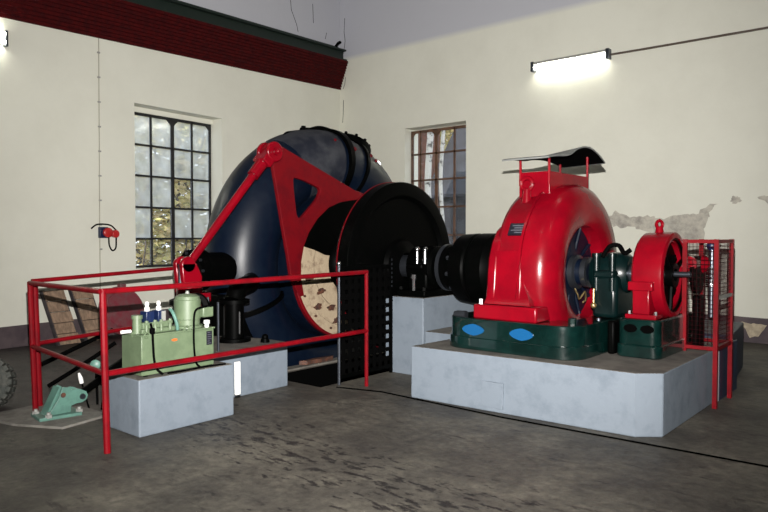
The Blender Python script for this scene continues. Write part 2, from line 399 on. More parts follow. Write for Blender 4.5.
# windows
def window(name, P, u0, u1, z0, z1, ubars, zbars, dep, fm, clear, gdirty, gclear, thick):
    """P(u, off, z) maps to the wall; off negative goes outwards"""
    w = bpy.data.objects.new(name, None); COL.objects.link(w); w.location = P((u0 + u1) / 2, -dep, z0); w['kind'] = 'structure'
    ORG[name] = V(w.location)
    def bar(bm, a0, a1, b0, b1, t):
        vs = [bm.verts.new(P(a, o, b)) for o in (-dep - t, -dep) for b in (b0, b1) for a in (a0, a1)]
        for f in ((0, 2, 3, 1), (4, 5, 7, 6), (0, 1, 5, 4), (2, 6, 7, 3), (0, 4, 6, 2), (1, 3, 7, 5)): bm.faces.new([vs[i] for i in f])
    bm = newbm(); t = .03
    bar(bm, u0, u0 + .04, z0, z1, .05); bar(bm, u1 - .04, u1, z0, z1, .05); bar(bm, u0, u1, z0, z0 + .04, .05); bar(bm, u0, u1, z1 - .05, z1, .05)
    for u in ubars:
        h = .032 if abs(u - thick) < .01 else .017
        bar(bm, u - h, u + h, z0, z1, .04)
    for z in zbars: bar(bm, u0, u1, z - .017, z + .017, .036)
    # little gussets in the top corners
    for u, s in ((thick, 1), (thick, -1), (u0, 1), (u1, -1)):
        vs = [bm.verts.new(P(a, o, b)) for o in (-dep - .02, -dep + .004) for a, b in ((u, z1 - .02), (u + s * .14, z1 - .02), (u, z1 - .17))]
        bm.faces.new(vs[:3][::-1]); bm.faces.new(vs[3:])
        for i in range(3): bm.faces.new((vs[i], vs[(i + 1) % 3], vs[3 + (i + 1) % 3], vs[3 + i]))
    obj('window_frame', bm, fm, w, smooth=False)
    us = sorted([u0] + list(ubars) + [u1]); zs = sorted([z0] + list(zbars) + [z1])
    for nm, gm, want in (('hazy_panes', gdirty, False), ('clear_panes', gclear, True)):
        bm = newbm()
        for i in range(len(us) - 1):
            for j in range(len(zs) - 1):
                if ((i, j) in clear) == want:
                    vs = [bm.verts.new(P(a, -dep - .02, b)) for a, b in ((us[i], zs[j]), (us[i + 1], zs[j]), (us[i + 1], zs[j + 1]), (us[i], zs[j + 1]))]
                    bm.faces.new(vs)
        if len(bm.verts): obj(nm, bm, gm, w, smooth=False)
        else: bm.free()
    return w
window('window_1', LW, 3.4, 5.2, 1.03, 3.65, (3.83, 4.25, 4.69), (1.52, 2.055, 2.59, 3.11), .30, FRAMEB,
       {(0, 0), (1, 0), (2, 0), (3, 0), (1, 2), (2, 1)}, GDIRTY, GCLEAR, 4.25)
window('window_2', lambda u, o, z: V((u, CY - o, z)), -8.74, -7.26, 1.06, 3.75, (-8.50, -8.10, -7.66), (1.59, 2.16, 2.72, 3.26), .2, FRAMER,
       {(a, b) for a in range(4) for b in range(5)}, GDARK, GDARK, -8.10)
bm = newbm()
vs = [bm.verts.new(LW(a, o, b)) for o in (-.40, -.27) for b in (3.645, 3.735) for a in (3.385, 5.215)]
for f in ((0, 2, 3, 1), (4, 5, 7, 6), (0, 1, 5, 4), (2, 6, 7, 3), (0, 4, 6, 2), (1, 3, 7, 5)): bm.faces.new([vs[i] for i in f])
struct(obj('trim_3', bm, WALLM, smooth=False))
bm = newbm()
vs = [bm.verts.new(LW(a, o, b)) for o in (-.30, .015) for b in (.985, 1.028) for a in (3.40, 5.20)]
for f in ((0, 2, 3, 1), (4, 5, 7, 6), (0, 1, 5, 4), (2, 6, 7, 3), (0, 4, 6, 2), (1, 3, 7, 5)): bm.faces.new([vs[i] for i in f])
struct(obj('trim_2', bm, WALLM, smooth=False))

# ---------------------------------------------------------------- concrete plinths
def plinth(name, label, loops, z, m=PLINTH, topm=PTOP, z0=0.):
    bm = newbm(); prism(bm, loops, lambda a, b: (a, b, z0), (0, 0, z - z0))
    bmesh.ops.recalc_face_normals(bm, faces=bm.faces)
    for f in bm.faces: f.material_index = 1 if f.normal.z > .9 else 0
    o = obj(name, bm, [m, topm], smooth=False, bevel=.012); tag(o, label, 'plinth'); return o
plinth('concrete_plinth', 'long pale blue concrete plinth under the red generator, a clipped front corner',
       [[(-4.0, 5.17), (-1.87, 5.24), (-1.70, 5.38), (-1.70, 6.84), (-1.70, 7.6), (-3.965, 7.6), (-3.965, 5.9)], rrect(-3.42, -2.66, 5.78, 7.06, .05)], .5)
bm = newbm(); box(bm, -3.22, -3.0, 5.185, 5.205, .04, .27)
o = obj('cover_plate', bm, PLINTH, bevel=.004, smooth=False); tag(o, 'small painted cover plate low on the front of the generator plinth', 'plate')
plinth('concrete_plinth', 'dark blue painted concrete plinth behind the red mesh cage', [[(-3.6, 7.62), (-1.74, 7.62), (-1.9, 8.9), (-3.6, 8.9)]], .54, DBLUE, DBLUE)
o = plinth('concrete_plinth', 'tall pale concrete block carrying the black shaft bearing beside the flywheel guard', [[(-4.92, 6.0), (-4.47, 6.0), (-4.47, 7.2), (-4.92, 7.2)]], .875)
plinth('concrete_ledge', 'low pale concrete step between the bearing block and the generator plinth', [[(-4.465, 6.02), (-3.97, 6.02), (-3.97, 7.4), (-4.465, 7.4)]], .51)
plinth('concrete_plinth', 'pale blue concrete block under the green hydraulic power unit', [[(-4.785, 2.77), (-4.785, 3.67), (-5.55, 3.67), (-5.33, 2.77)]], .448)
plinth('concrete_plinth', 'pale blue concrete block behind the power unit, below the dark turbine casing', [[(-5.29, 3.69), (-5.29, 4.75), (-5.70, 4.75), (-6.4, 4.45), (-6.4, 3.69)]], .462)
bm = newbm(); box(bm, -4.80, -4.775, 3.685, 3.735, .17, .46)
tag(obj('conduit_cover', bm, WHITE, bevel=.004), 'white upright strip at the end of the power unit block', 'strip')
bm = newbm(); box(bm, -1.697, -1.685, 6.86, 6.93, .0, .50); tag(obj('edge_strip', bm, WHITE), 'narrow white upright strip on the plinth end behind the cage leg', 'strip')
bm = newbm(); box(bm, -1.698, -1.682, 6.94, 7.62, .0, .5); tag(obj('pit_panel', bm, DBLUE), 'dark blue panel closing the plinth end behind the cage', 'panel')

YS, ZS = 6.4, 1.205
AX = (1, 0, 0)
# ---------------------------------------------------------------- turbine
tur = thing('spiral_turbine', 'huge dark navy spiral-cased water turbine with a red triangular bracket', 'turbine', (-6.5, YS, -.85))
X0 = -6.5
def torus_piece(bm, a0, a1, Rc, rt, n=72, m=28, xc=X0):
    rings = []
    for i in range(n + 1):
        a = a0 + (a1 - a0) * i / n; r = rt(a); R = Rc(a)
        rings.append([bm.verts.new((xc + r * sin(2 * pi * k / m), YS + (R + r * cos(2 * pi * k / m)) * cos(a), ZS + (R + r * cos(2 * pi * k / m)) * sin(a))) for k in range(m)])
    for A, B in zip(rings, rings[1:]):
        for k in range(m): bm.faces.new((A[k], A[(k + 1) % m], B[(k + 1) % m], B[k]))
    bm.faces.new(rings[0]); bm.faces.new(rings[-1][::-1])
RC = lambda a: 1.30
RT = lambda a: .435 + .02 * cos(a - 1.4)
bm = newbm(); torus_piece(bm, radians(-80), radians(278), RC, RT); obj('spiral_casing', bm, NAVY, tur)
# dusty shoulder on top of the casing
bm = newbm(); torus_piece(bm, radians(88), radians(118), RC, lambda a: RT(a) + .006, 12, 28); obj('casing_segment', bm, DUSTY, tur, label='dusty grey-blue top segment of the casing')
for a, r_, w in ((84, .05, 3.2), (70, .035, 2.0), (200, .035, 2.2)):
    bm = newbm(); torus_piece(bm, radians(a - w / 2), radians(a + w / 2), RC, lambda q: RT(q) + r_, 3, 32); obj('flange', bm, BLACK, tur)
# manhole stub on the rear shoulder
d = V((-.1, cos(radians(66)), sin(radians(66)))).normalized(); c = V((-6.62, YS + 1.60 * cos(radians(66)), ZS + 1.60 * sin(radians(66))))
bm = newbm(); lathe(bm, c, d, [(-.1, .27), (.12, .27), (.12, .33), (.18, .33), (.18, .31), (.22, .31), (.24, .27), (.24, 0)], 36)
mh = obj('manhole_cover', bm, BLACK, tur)
u, w, dd = frame_of(d)
for k in range(12): bm = newbm(); bolt(bm, c + d * .22 + (u * cos(k * pi / 6) + w * sin(k * pi / 6)) * .29, d, .022, .03); obj('bolt', bm, BLACK, mh)
# hub: stay ring, red rim, cream head cover, dark cone
XH = -5.95
bm = newbm(); lathe(bm, (XH - .6, YS, ZS), AX, [(0, .95), (.54, .95), (.54, .90), (0, .90)], 64, True); obj('stay_ring', bm, NAVY, tur)
bm = newbm(); lathe(bm, (XH - .06, YS, ZS), AX, [(0, .957), (.05, .957), (.062, .945), (.062, .925), (0, .92)], 72, True); obj('cover_rim', bm, REDM, tur, label='red rim round the head cover')
bm = newbm(); lathe(bm, (XH - .05, YS, ZS), AX, [(0, .92), (.035, .92), (.035, .80), (.02, .79), (.015, .60), (.0, .58), (0, .3)], 64); obj('head_cover', bm, CREAM, tur, label='cream stained head cover')
bm = newbm(); lathe(bm, (XH - .02, YS, ZS), AX, [(0, .36), (.05, .35), (.10, .30), (.36, .26), (.5, .24), (.52, .22), (.52, .1)], 48); obj('shaft_cover', bm, BLACK, tur)
bm = newbm(); seg = []
pts = [(.93 * cos(a), .93 * sin(a)) for a in [radians(-20 + k * 6.8) for k in range(28)]] + [(.36 * cos(a), .36 * sin(a)) for a in [radians(163 - k * 6.5) for k in range(29)]]
prism(bm, [poly_noise(pts, .09, .02, 12)], lambda a, b: (XH - .016, YS + a * .97, ZS + b * .97), (.02, 0, 0)); obj('cover_sector', bm, BLACK, tur, label='black upper half of the head cover')  # black ragged-edged sector laid over the cover's upper half
for k, (a, q_) in enumerate(((192, .72), (212, .60), (222, .76), (238, .63), (252, .74), (268, .62))):
    a = radians(a); e = V((0, cos(a), sin(a))); q = V((0, -sin(a), cos(a))); c = V((XH - .01, YS, ZS)) + e * q_
    lv = newbm(); prism(lv, [blob(c.y, c.z, .052, .034, 18, .35, k + 3, .5)], lambda a_, b_: (XH - .016, a_, b_), (.03, 0, 0)); cyl(lv, (XH - .016, c.y, c.z), (XH + .03, c.y, c.z), .016, .014, 10)
    obj('guide_vane_lever', lv, RUST, tur)
for a in (184, 205, 226, 247, 268):
    a = radians(a); e = V((0, cos(a), sin(a)))
    bb = newbm(); bolt(bb, V((XH - .015, YS, ZS)) + e * .86, AX, .016, .02); obj('bolt', bb, RUST, tur)
# red triangular bracket with rounded opening
outer = [(4.95, 2.50), (5.0, 2.58), (5.07, 2.615), (5.177, 2.635), (5.278, 2.584), (6.62, 2.11), (6.66, 2.06), (6.53, 2.03), (6.40, 2.015), (6.223, 1.986), (6.015, 1.909), (5.825, 1.769), (5.681, 1.60),
         (5.599, 1.44), (5.555, 1.253), (5.55, 1.06), (5.60, .85), (5.53, .84), (5.46, .95), (5.39, 1.07), (5.35, 1.3), (5.262, 1.689), (5.18, 2.08), (5.116, 2.37), (4.99, 2.40)]
def round_loop(pts, f=.28):
    out = []
    for i in range(len(pts)):
        p0, p, p1 = V(pts[i - 1]), V(pts[i]), V(pts[(i + 1) % len(pts)])
        a = p + (p0 - p) * f; b = p + (p1 - p) * f
        for k in range(5):
            t = k / 4; q = a * (1 - t) ** 2 + p * 2 * t * (1 - t) + b * t * t; out.append((q.x, q.y))
    return out
hole = round_loop([(5.43, 2.25), (5.62, 2.22), (5.88, 2.14), (5.83, 2.02), (5.54, 1.76), (5.485, 1.80), (5.44, 2.1)])
bm = newbm(); prism(bm, [outer, hole], lambda a, b: (-5.99, a, b), (.05, 0, 0)); obj('bracket', bm, REDM, tur, bevel=.008, smooth=False, label='red triangular bracket with a rounded opening')
# vent pipe on the crown
bm = newbm(); tube(bm, smooth_pts([(-6.42, 5.70, 2.66), (-6.45, 5.72, 2.78), (-6.48, 5.80, 2.855), (-6.5, 5.93, 2.89), (-6.5, 6.15, 2.935)]), .018, 8)
vp = obj('vent_pipe', bm, BLACK, tur)
bm = newbm(); cyl(bm, (-6.5, 6.12, 2.90), (-6.5, 6.12, 2.99), .04, .03, 12); cyl(bm, (-6.5, 6.08, 2.935), (-6.5, 6.22, 2.95), .032, .032, 12); obj('valve', bm, BLACK, vp)
bm = newbm(); tube(bm, smooth_pts([(-6.5, 6.2, 2.93), (-6.48, 6.4, 2.985), (-6.42, 6.62, 2.94), (-6.3, 6.75, 2.83)]), .04, 10); obj('vent_pipe', bm, BLACK, tur)
# red plugs and small plate on the casing
for a, s, r in ((80, 60, .030), (70, 55, .026), (66, 50, .026), (62, 52, .022), (186, 65, .03), (215, 60, .035), (92, 50, .02)):
    a = radians(a); s_ = radians(s); R = 1.30 + RT(a) * cos(s_); x = X0 + RT(a) * sin(s_)
    p = V((x, YS + R * cos(a), ZS + R * sin(a))); nn = V((sin(s_), cos(s_) * cos(a), cos(s_) * sin(a)))
    bm = newbm(); cyl(bm, p - nn * .02, p + nn * .022, r, r * .9, 14); obj('plug', bm, REDM, tur, label='small red plug on the casing')
a = radians(56); s_ = radians(35); R = 1.30 + RT(a) * cos(s_)
p = V((X0 + RT(a) * sin(s_), YS + R * cos(a), ZS + R * sin(a))); nn = V((sin(s_), cos(s_) * cos(a), cos(s_) * sin(a))); u, w, dd = frame_of(nn)
bm = newbm(); obox(bm, p, (.09, .03, .01), M((w.cross(nn), w, nn)).transposed()); obj('maker_plate', bm, STEEL, tur, label='small bright metal plate')
# feet and lower body
bm = newbm(); box(bm, -6.78, -6.2, 4.62, 5.1, -.85, .9); box(bm, -6.85, -6.15, 4.58, 5.2, .30, .36); obj('foot', bm, BLACK, tur, bevel=.02)
bm = newbm(); box(bm, -6.78, -6.2, 7.6, 8.1, -.85, .9); obj('foot', bm, BLACK, tur, bevel=.02)
# cylindrical relief branch pointing to the near left
c = V((-6.35, 4.62, 1.19)); d = V((.12, -1, .0)).normalized()
bm = newbm(); lathe(bm, c, d, [(-.15, .19), (.22, .19), (.22, .235), (.27, .235), (.27, .225), (.34, .225), (.345, .17), (.40, .15), (.42, 0)], 36); br = obj('relief_branch', bm, BLACK, tur)
u, w, dd = frame_of(d)
for k in range(10): bm = newbm(); bolt(bm, c + d * .34 + (u * cos(k * pi / 5) + w * sin(k * pi / 5)) * .195, d, .017, .022); obj('bolt', bm, DSTEEL, br)
# drain pipe standing on the low block
bm = newbm(); cyl(bm, (-5.75, 4.42, .46), (-5.75, 4.42, .90), .10, .10, 20); cyl(bm, (-5.75, 4.42, .46), (-5.75, 4.42, .50), .17, .17, 20); cyl(bm, (-5.75, 4.42, .86), (-5.75, 4.42, .90), .16, .16, 20)
tube(bm, smooth_pts([(-5.75, 4.42, .88), (-5.78, 4.5, 1.0), (-5.9, 4.75, 1.04), (-6.2, 5.0, 1.05)]), .10, 14)
dp = obj('drain_pipe', bm, BLACK, tur)
bm = newbm(); cyl(bm, (-5.64, 4.40, .55), (-5.64, 4.40, .78), .012, .012, 8); obj('pipe_glint', bm, STEEL, dp)  # bright rod put in for the vertical highlight on the drain pipe
bm = newbm(); cyl(bm, (-5.45, 4.58, .462), (-5.45, 4.58, .50), .05, .04, 14); sphere(bm, (-5.45, 4.58, .515), .035); tag(obj('pipe_cap', bm, BLACK), 'small black pipe cap on the block below the turbine casing', 'cap')

bm = newbm(); prism(bm, [poly_noise([(-5.97, 5.55), (-5.90, 5.62), (-5.89, 6.05), (-5.95, 6.1), (-5.98, 5.8)], .08, .012, 4)], lambda a, b: (a, b, .02), (0, 0, .05)); tag(obj('rusty_offcut', bm, RUST, smooth=False, bevel=.006), 'rusty iron offcut lying on the concrete sill under the cream head cover', 'scrap')
# governor linkage
rod = thing('regulating_rod', 'long sloping red actuating rod from the bracket tip to the servomotor yoke', 'rod', (-5.97, 4.05, 1.2))
A = V((-5.90, 5.04, 2.50)); B = V((-5.97, 4.0, 1.25)); d = (A - B).normalized()
bm = newbm(); cyl(bm, B + d * .02, A - d * .2, .043, .047, 16); obj('rod', bm, RED, rod)
bm = newbm(); cyl(bm, A - d * .36, A - d * .12, .066, .07, 18); obj('adjusting_sleeve', bm, RED, rod)
bm = newbm()
for sgn in (-.08, .08):
    cyl(bm, A + V((sgn - .022, 0, 0)), A + V((sgn + .022, 0, 0)), .115, .115, 22)
obox(bm, A - d * .09, (.10, .07, .09), M((V((1, 0, 0)), V((1, 0, 0)).cross(d), d)).transposed()); obj('fork', bm, RED, rod, bevel=.015)
bm = newbm(); cyl(bm, A + V((-.13, 0, 0)), A + V((.14, 0, 0)), .045, .045, 16); sphere(bm, A + V((.14, 0, 0)), .03); obj('pin', bm, RED, rod)
srv = thing('servomotor', 'black servomotor with a red two-lobed yoke behind the green motor', 'servomotor', (-5.97, 4.02, .462))
bm = newbm()
for dx in (-.055, .055):
    cyl(bm, (-5.97 + dx - .03, 3.97, 1.27), (-5.97 + dx + .03, 3.97, 1.27), .085, .085, 22)
    pts = [(3.885, 1.29), (4.06, 1.29), (4.13, 1.15), (4.12, 1.0), (3.93, 1.0), (3.90, 1.12)]
    prism(bm, [pts], lambda a, b: (-5.97 + dx - .03, a, b), (.06, 0, 0))
obj('yoke', bm, RED, srv, bevel=.014)
bm = newbm(); lathe(bm, (-5.97, 4.03, .93), (0, 0, 1), [(0, .0), (0, .13), (.1, .13), (.16, .10), (.16, 0)], 24); box(bm, -6.05, -5.89, 4.08, 4.24, .88, .98); obj('crosshead', bm, RED, srv, bevel=.015)
bm = newbm(); lathe(bm, (-5.97, 4.03, .462), (0, 0, 1), [(0, 0), (0, .22), (.04, .22), (.04, .17), (.40, .17), (.40, .20), (.45, .20), (.48, .12), (.48, 0)], 32); obj('cylinder', bm, BLACK, srv)
bm = newbm(); tube(bm, [(-5.97, 3.92, 1.28), (-5.97, 3.92, 1.0)], .02, 8); obj('link', bm, DSTEEL, srv)

# ---------------------------------------------------------------- flywheel, shaft, bearing, coupling
fw = thing('flywheel', 'large black flywheel between the turbine and the bearing block', 'flywheel', (-5.13, YS, .2))
bm = newbm(); lathe(bm, (-5.24, YS, ZS), AX, [(0, .16), (0, .30), (.04, .33), (.05, .80), (.0, .84), (0, .985), (.01, 1.0), (.18, 1.0), (.19, .985), (.19, .84), (.14, .80), (.14, .33), (.19, .30), (.24, .16)], 96, True); obj('disc', bm, BLACK, fw)
bm = newbm(); lathe(bm, (-5.215, YS, ZS), AX, [(0, 1.001), (0, 1.008), (.012, 1.008), (.012, 1.001)], 96, True); obj('rim_stripe', bm, REDM, fw)
bm = newbm(); lathe(bm, (-5.248, YS, ZS), AX, [(0, .985), (0, .955), (.012, .955), (.012, .985)], 96, True); obj('rim_band', bm, DSTEEL, fw, label='polished steel edge of the flywheel')
bm = newbm(); cyl(bm, (-5.5, YS, ZS), (-4.3, YS, ZS), .13, .13, 32); sh = obj('drive_shaft', bm, DSTEEL, None); tag(sh, 'horizontal steel shaft joining turbine, flywheel and coupling', 'shaft')
grd = thing('flywheel_guard', 'black slotted guard grating standing before the flywheel', 'guard', (-4.9, 5.55, 0))
XG = -4.92
bm = newbm(); cyl(bm, (XG, 5.13, 0), (XG, 5.13, 1.26), .017, .017, 10); obj('post', bm, DSTEEL, grd)
bm = newbm(); sphere(bm, (XG, 5.13, 1.275), .025); obj('knob', bm, STEEL, grd, label='bright round knob on the guard post')
bm = newbm(); box(bm, XG - .015, XG + .015, 5.97, 6.0, 0, 1.32); obj('post', bm, BLACK, grd)
for z in (1.2, .06):
    bm = newbm(); box(bm, XG - .012, XG + .012, 5.14, 5.97, z, z + .04); obj('cross_bar', bm, BLACK, grd)
for k in range(10):
    bm = newbm(); box(bm, XG - .006, XG + .006, 5.14, 5.97, .150 + k * .105, .212 + k * .105); obj('slat', bm, BLACKM, grd, smooth=False)
for k in range(8):
    bm = newbm(); box(bm, XG + .006, XG + .010, 5.16 + k * .1, 5.215 + k * .1, .08, 1.22); obj('slat', bm, BLACKM, grd, smooth=False)
for k in range(7):
    bm = newbm(); box(bm, XG + .016, XG + .020, 5.975, 5.99, .98 + k * .05, 1.005 + k * .05); obj('rivet', bm, DSTEEL, grd)
for k in range(7):
    bm = newbm(); box(bm, XG + .011, XG + .014, 5.885, 5.93, .205 + k * .1, .255 + k * .1); obj('white_square', bm, PLINTH, grd, smooth=False, label='small white painted square')
brg = thing('shaft_bearing', 'black plummer block bearing with bright oil cups on the tall concrete block', 'bearing', (-4.69, YS, .875))
bm = newbm(); box(bm, -4.9, -4.49, 6.05, 6.75, .875, .95); obj('base_plate', bm, BLACK, brg, bevel=.015)
bm = newbm(); box(bm, -4.83, -4.55, 6.17, 6.63, .94, 1.2); obj('pedestal', bm, BLACK, brg, bevel=.03)
bm = newbm(); lathe(bm, (-4.87, YS, ZS), AX, [(0, .13), (0, .2), (.03, .24), (.33, .24), (.36, .2), (.36, .13)], 36, True); obj('housing', bm, BLACK, brg)
bm = newbm(); box(bm, -4.8, -4.58, 6.12, 6.68, 1.18, 1.25); obj('bearing_cap', bm, BLACK, brg, bevel=.02)
for x in (-4.66, -4.55):
    bm = newbm(); cyl(bm, (x, 6.14, 1.25), (x, 6.14, 1.40), .022, .022, 12); sphere(bm, (x, 6.14, 1.41), .03); obj('oil_cup', bm, STEEL, brg, label='bright steel oil cup')
bm = newbm(); cyl(bm, (-4.63, 6.035, .95), (-4.63, 6.035, 1.09), .022, .022, 10); cyl(bm, (-4.63, 6.035, 1.08), (-4.63, 6.035, 1.13), .035, .035, 10); obj('drain_cock', bm, STEEL, brg)
for y in (6.1, 6.7):
    for x in (-4.86, -4.53):
        bm = newbm(); bolt(bm, (x, y, .95), (0, 0, 1), .03, .035); obj('bolt', bm, BLACK, brg)
cpl = thing('shaft_coupling', 'black flanged coupling drum between the bearing and the red generator', 'coupling', (-4.0, YS, .82))
bm = newbm(); lathe(bm, (-4.42, YS, ZS), AX, [(0, .13), (0, .26), (.10, .26), (.12, .20), (.2, .20), (.23, .33), (.25, .375), (.42, .385), (.44, .37), (.46, .37), (.48, .385), (.66, .385), (.72, .34), (.80, .22), (.86, .13)], 56, True); obj('drum', bm, BLACK, cpl)
for k in range(10):
    a = 2 * pi * k / 10 + .2
    bm = newbm(); bolt(bm, (-4.225, YS + .28 * cos(a), ZS + .28 * sin(a)), (-1, 0, 0), .025, .03); obj('bolt', bm, DSTEEL, cpl)
bm = newbm(); lathe(bm, (-4.42, YS, ZS), AX, [(0, .265), (0, .262), (.05, .262), (.05, .265)], 40, True); obj('collar', bm, DSTEEL, cpl)

# ---------------------------------------------------------------- generator and its bed
def bed(name, label, x0, x1, y0, y1, r, z0, z1, hole, cat='bed'):
    t = thing(name, label, cat, ((x0 + x1) / 2, (y0 + y1) / 2, z0))
    bm = newbm(); prism(bm, [rrect(x0 + .012, x1 - .012, y0 + .012, y1 - .012, r), hole], lambda a, b: (a, b, z0 + .1), (0, 0, z1 - z0 - .1)); obj('body', bm, GREEN, t, bevel=.018)
    bm = newbm(); prism(bm, [rrect(x0, x1, y0, y1, r), hole], lambda a, b: (a, b, z0), (0, 0, .115)); obj('foot_flange', bm, GREEN, t, bevel=.012)
    return t
gb = bed('machine_bed', 'large dark green cast-iron bed with two blue ovals under the generator', -3.78, -2.40, 5.36, 7.45, .22, .5, .79, rrect(-3.42, -2.66, 5.78, 7.06, .05))
for x in (-3.42, -2.92):
    bm = newbm(); prism(bm, [[(x + .105 * cos(a) * (1 + .12 * abs(cos(a)) ** 3), .688 + .054 * sin(a) * (1 - .15 * abs(cos(a)))) for a in [2 * pi * k / 32 for k in range(32)]]], lambda a, b: (a, 5.374, b), (0, -.012, 0))
    obj('oval_cover', bm, BLUE, gb, label='bright blue oval')
for p in ((-3.60, 5.48), (-2.55, 5.60)):
    bm = newbm(); bolt(bm, (*p, .79), (0, 0, 1), .035, .05); obj('bolt', bm, GREEN, gb)
bm = newbm(); cyl(bm, (-3.63, 5.42, .815), (-3.53, 5.42, .815), .035, .035, 14); cyl(bm, (-3.66, 5.42, .815), (-3.63, 5.42, .815), .027, .027, 14); obj('pipe_plug', bm, [DSTEEL], gb)

gen = thing('generator', 'big bright red ring-shaped generator with a roofed terminal box on top', 'generator', (-3.05, YS, .79))
bm = newbm()   # stator ring with a rounded shoulder and a dished mouth
lathe(bm, (-3.32, YS, ZS), AX, [(.50, .455), (.54, .46), (.575, .53), (.585, .65), (.565, .76), (.51, .835), (.44, .865), (.30, .872), (.285, .855), (.27, .85), (.05, .845), (.0, .83), (-.02, .80), (-.02, .45), (.3, .44)], 96, True)
obj('stator_ring', bm, RED, gen, ang=50)
bm = newbm(); lathe(bm, (-3.32, YS, ZS), AX, [(.27, .80), (.27, .885), (.295, .885), (.295, .80)], 96, True); obj('stiffening_rib', bm, RED, gen)
# front and rear flared foot brackets
def foot(sgn):
    y = lambda q: YS + sgn * q
    f = newbm()
    prof = [(.62, 1.66), (.72, 1.60), (.80, 1.50), (.855, 1.36), (.875, 1.22), (.885, 1.08), (.905, .98), (.95, .93), (.60, .93)]
    prism(f, [prof], lambda a, b: (-3.37, y(a), b), (.10, 0, 0)); obj('foot_rib', f, RED, gen, bevel=.02)
    f = newbm(); prism(f, [prof], lambda a, b: (-3.06, y(a), b), (.05, 0, 0)); obj('foot_rib', f, RED, gen, bevel=.012)
    f = newbm()   # face plate between the ribs
    pts = [(.845, 1.42), (.86, 1.25), (.87, 1.1), (.89, 1.0), (.95, .93)]
    a_ = [(-3.30, -3.04), (-3.30, -3.02), (-3.31, -2.98), (-3.33, -2.93), (-3.36, -2.88)]
    rows = [[f.verts.new((x, y(p[0] - q), p[1])) for q in (0, .08) for x in xs] for p, xs in zip(pts, a_)]
    for R0, R1 in zip(rows, rows[1:]):
        for i, j in ((0, 1), (1, 3), (3, 2), (2, 0)): f.faces.new((R0[i], R0[j], R1[j], R1[i]))
    f.faces.new([rows[0][i] for i in (0, 1, 3, 2)]); f.faces.new([rows[-1][i] for i in (0, 2, 3, 1)])
    obj('foot_web', f, RED, gen)
    f = newbm(); y0, y1 = sorted((y(.66), y(.99))); box(f, -3.45, -2.80, y0, y1, .79, .925); obj('foot', f, RED, gen, bevel=.015)
foot(-1); foot(1)
for x in (-3.40,):
    bm = newbm(); bolt(bm, (x, 5.47, .925), (0, 0, 1), .028, .045); obj('bolt', bm, STEEL, gen, label='bright steel foot bolt')
bm = newbm(); lathe(bm, (-3.30, YS, ZS), AX, [(.45, .48), (.40, .47), (.38, .30), (.40, .14), (.52, .13), (.52, .0)], 48); obj('rotor', bm, NAVY, gen)
for k in range(10):
    a = 2 * pi * k / 10; e = V((0, cos(a), sin(a)))
    bm = newbm(); tube(bm, [V((-2.93, YS, ZS)) + e * .16, V((-2.90, YS, ZS)) + e * .45], .018, 8); obj('spoke', bm, NAVY, gen)
bm = newbm(); lathe(bm, (-2.90, YS, ZS), AX, [(0, .12), (0, .17), (.05, .17), (.07, .12), (.1, .12), (.12, .15), (.17, .15), (.17, .1)], 32, True); obj('slip_ring', bm, DSTEEL, gen)
bm = newbm(); tube(bm, smooth_pts([(-2.80, 6.2, 1.05), (-2.76, 6.18, 1.0), (-2.77, 6.24, .95), (-2.74, 6.3, 1.02), (-2.76, 6.36, .94), (-2.75, 6.28, .92)]), .008, 6); obj('brush_lead', bm, BRASS, gen, label='loose copper leads at the rotor')
# terminal box, roof, rods
bm = newbm(); prism(bm, [[(5.98, 2.18), (5.98, 1.93), (6.2, 1.97), (6.64, 1.97), (6.87, 1.93), (6.87, 2.18)]], lambda a, b: (-3.285, a, b), (.325, 0, 0)); tb = obj('terminal_box', bm, RED, gen, bevel=.006, smooth=False)
bm = newbm()
sec = [(5.74, 2.275), (5.80, 2.29), (5.95, 2.308), (6.10, 2.322), (6.22, 2.350), (6.36, 2.410), (6.52, 2.445), (6.68, 2.445), (6.84, 2.41), (6.98, 2.355), (7.04, 2.325)]
sec = [(p.x, p.y) for p in smooth_pts([(a, b, 0) for a, b in sec], 3)]
def canz(x, b): k = .35 if x < -3.1 else 1.0; return 2.305 + (b - 2.305) * (k if b > 2.305 else 1)
rows = [[bm.verts.new((x, a, canz(x, b) + dz)) for a, b in sec] for x in (-3.34, -2.85) for dz in (0, .014)]
for i in range(len(sec) - 1):
    for A_, B_ in ((0, 2), (1, 3)): bm.faces.new((rows[A_][i], rows[A_][i + 1], rows[B_][i + 1], rows[B_][i]))
    for A_, B_ in ((0, 1), (2, 3)): bm.faces.new((rows[A_][i], rows[A_][i + 1], rows[B_][i + 1], rows[B_][i]))
for i in (0, -1): bm.faces.new((rows[0][i], rows[1][i], rows[3][i], rows[2][i]))
shade_bm = newbm(); rw = [[shade_bm.verts.new((x, a, canz(x, b) - .003)) for a, b in sec[1:-1]] for x in (-3.335, -2.852)]  # black sheet added for the shade under the canopy
for i in range(len(sec) - 3): shade_bm.faces.new((rw[0][i], rw[0][i + 1], rw[1][i + 1], rw[1][i]))
obj('canopy_shade', shade_bm, BLACKM, gen, label='black sheet for the shade under the roof')
obj('canopy', bm, CANOPY, gen, label='arched grey sheet-metal roof over the terminal box')
for x in (-3.275, -2.97):
    for y, zt in ((5.985, 2.31), (6.86, 2.33 if x < -3.1 else 2.395)):
        bm = newbm(); cyl(bm, (x, y, 2.05), (x, y, zt), .013, .013, 10); obj('canopy_rod', bm, RED, gen)
        for zz in (zt, ):
            pass
bm = newbm(); c = V((-3.18, 5.94, 2.06)); u = V((1, 0, 0)); w = V((0, 0, 1))
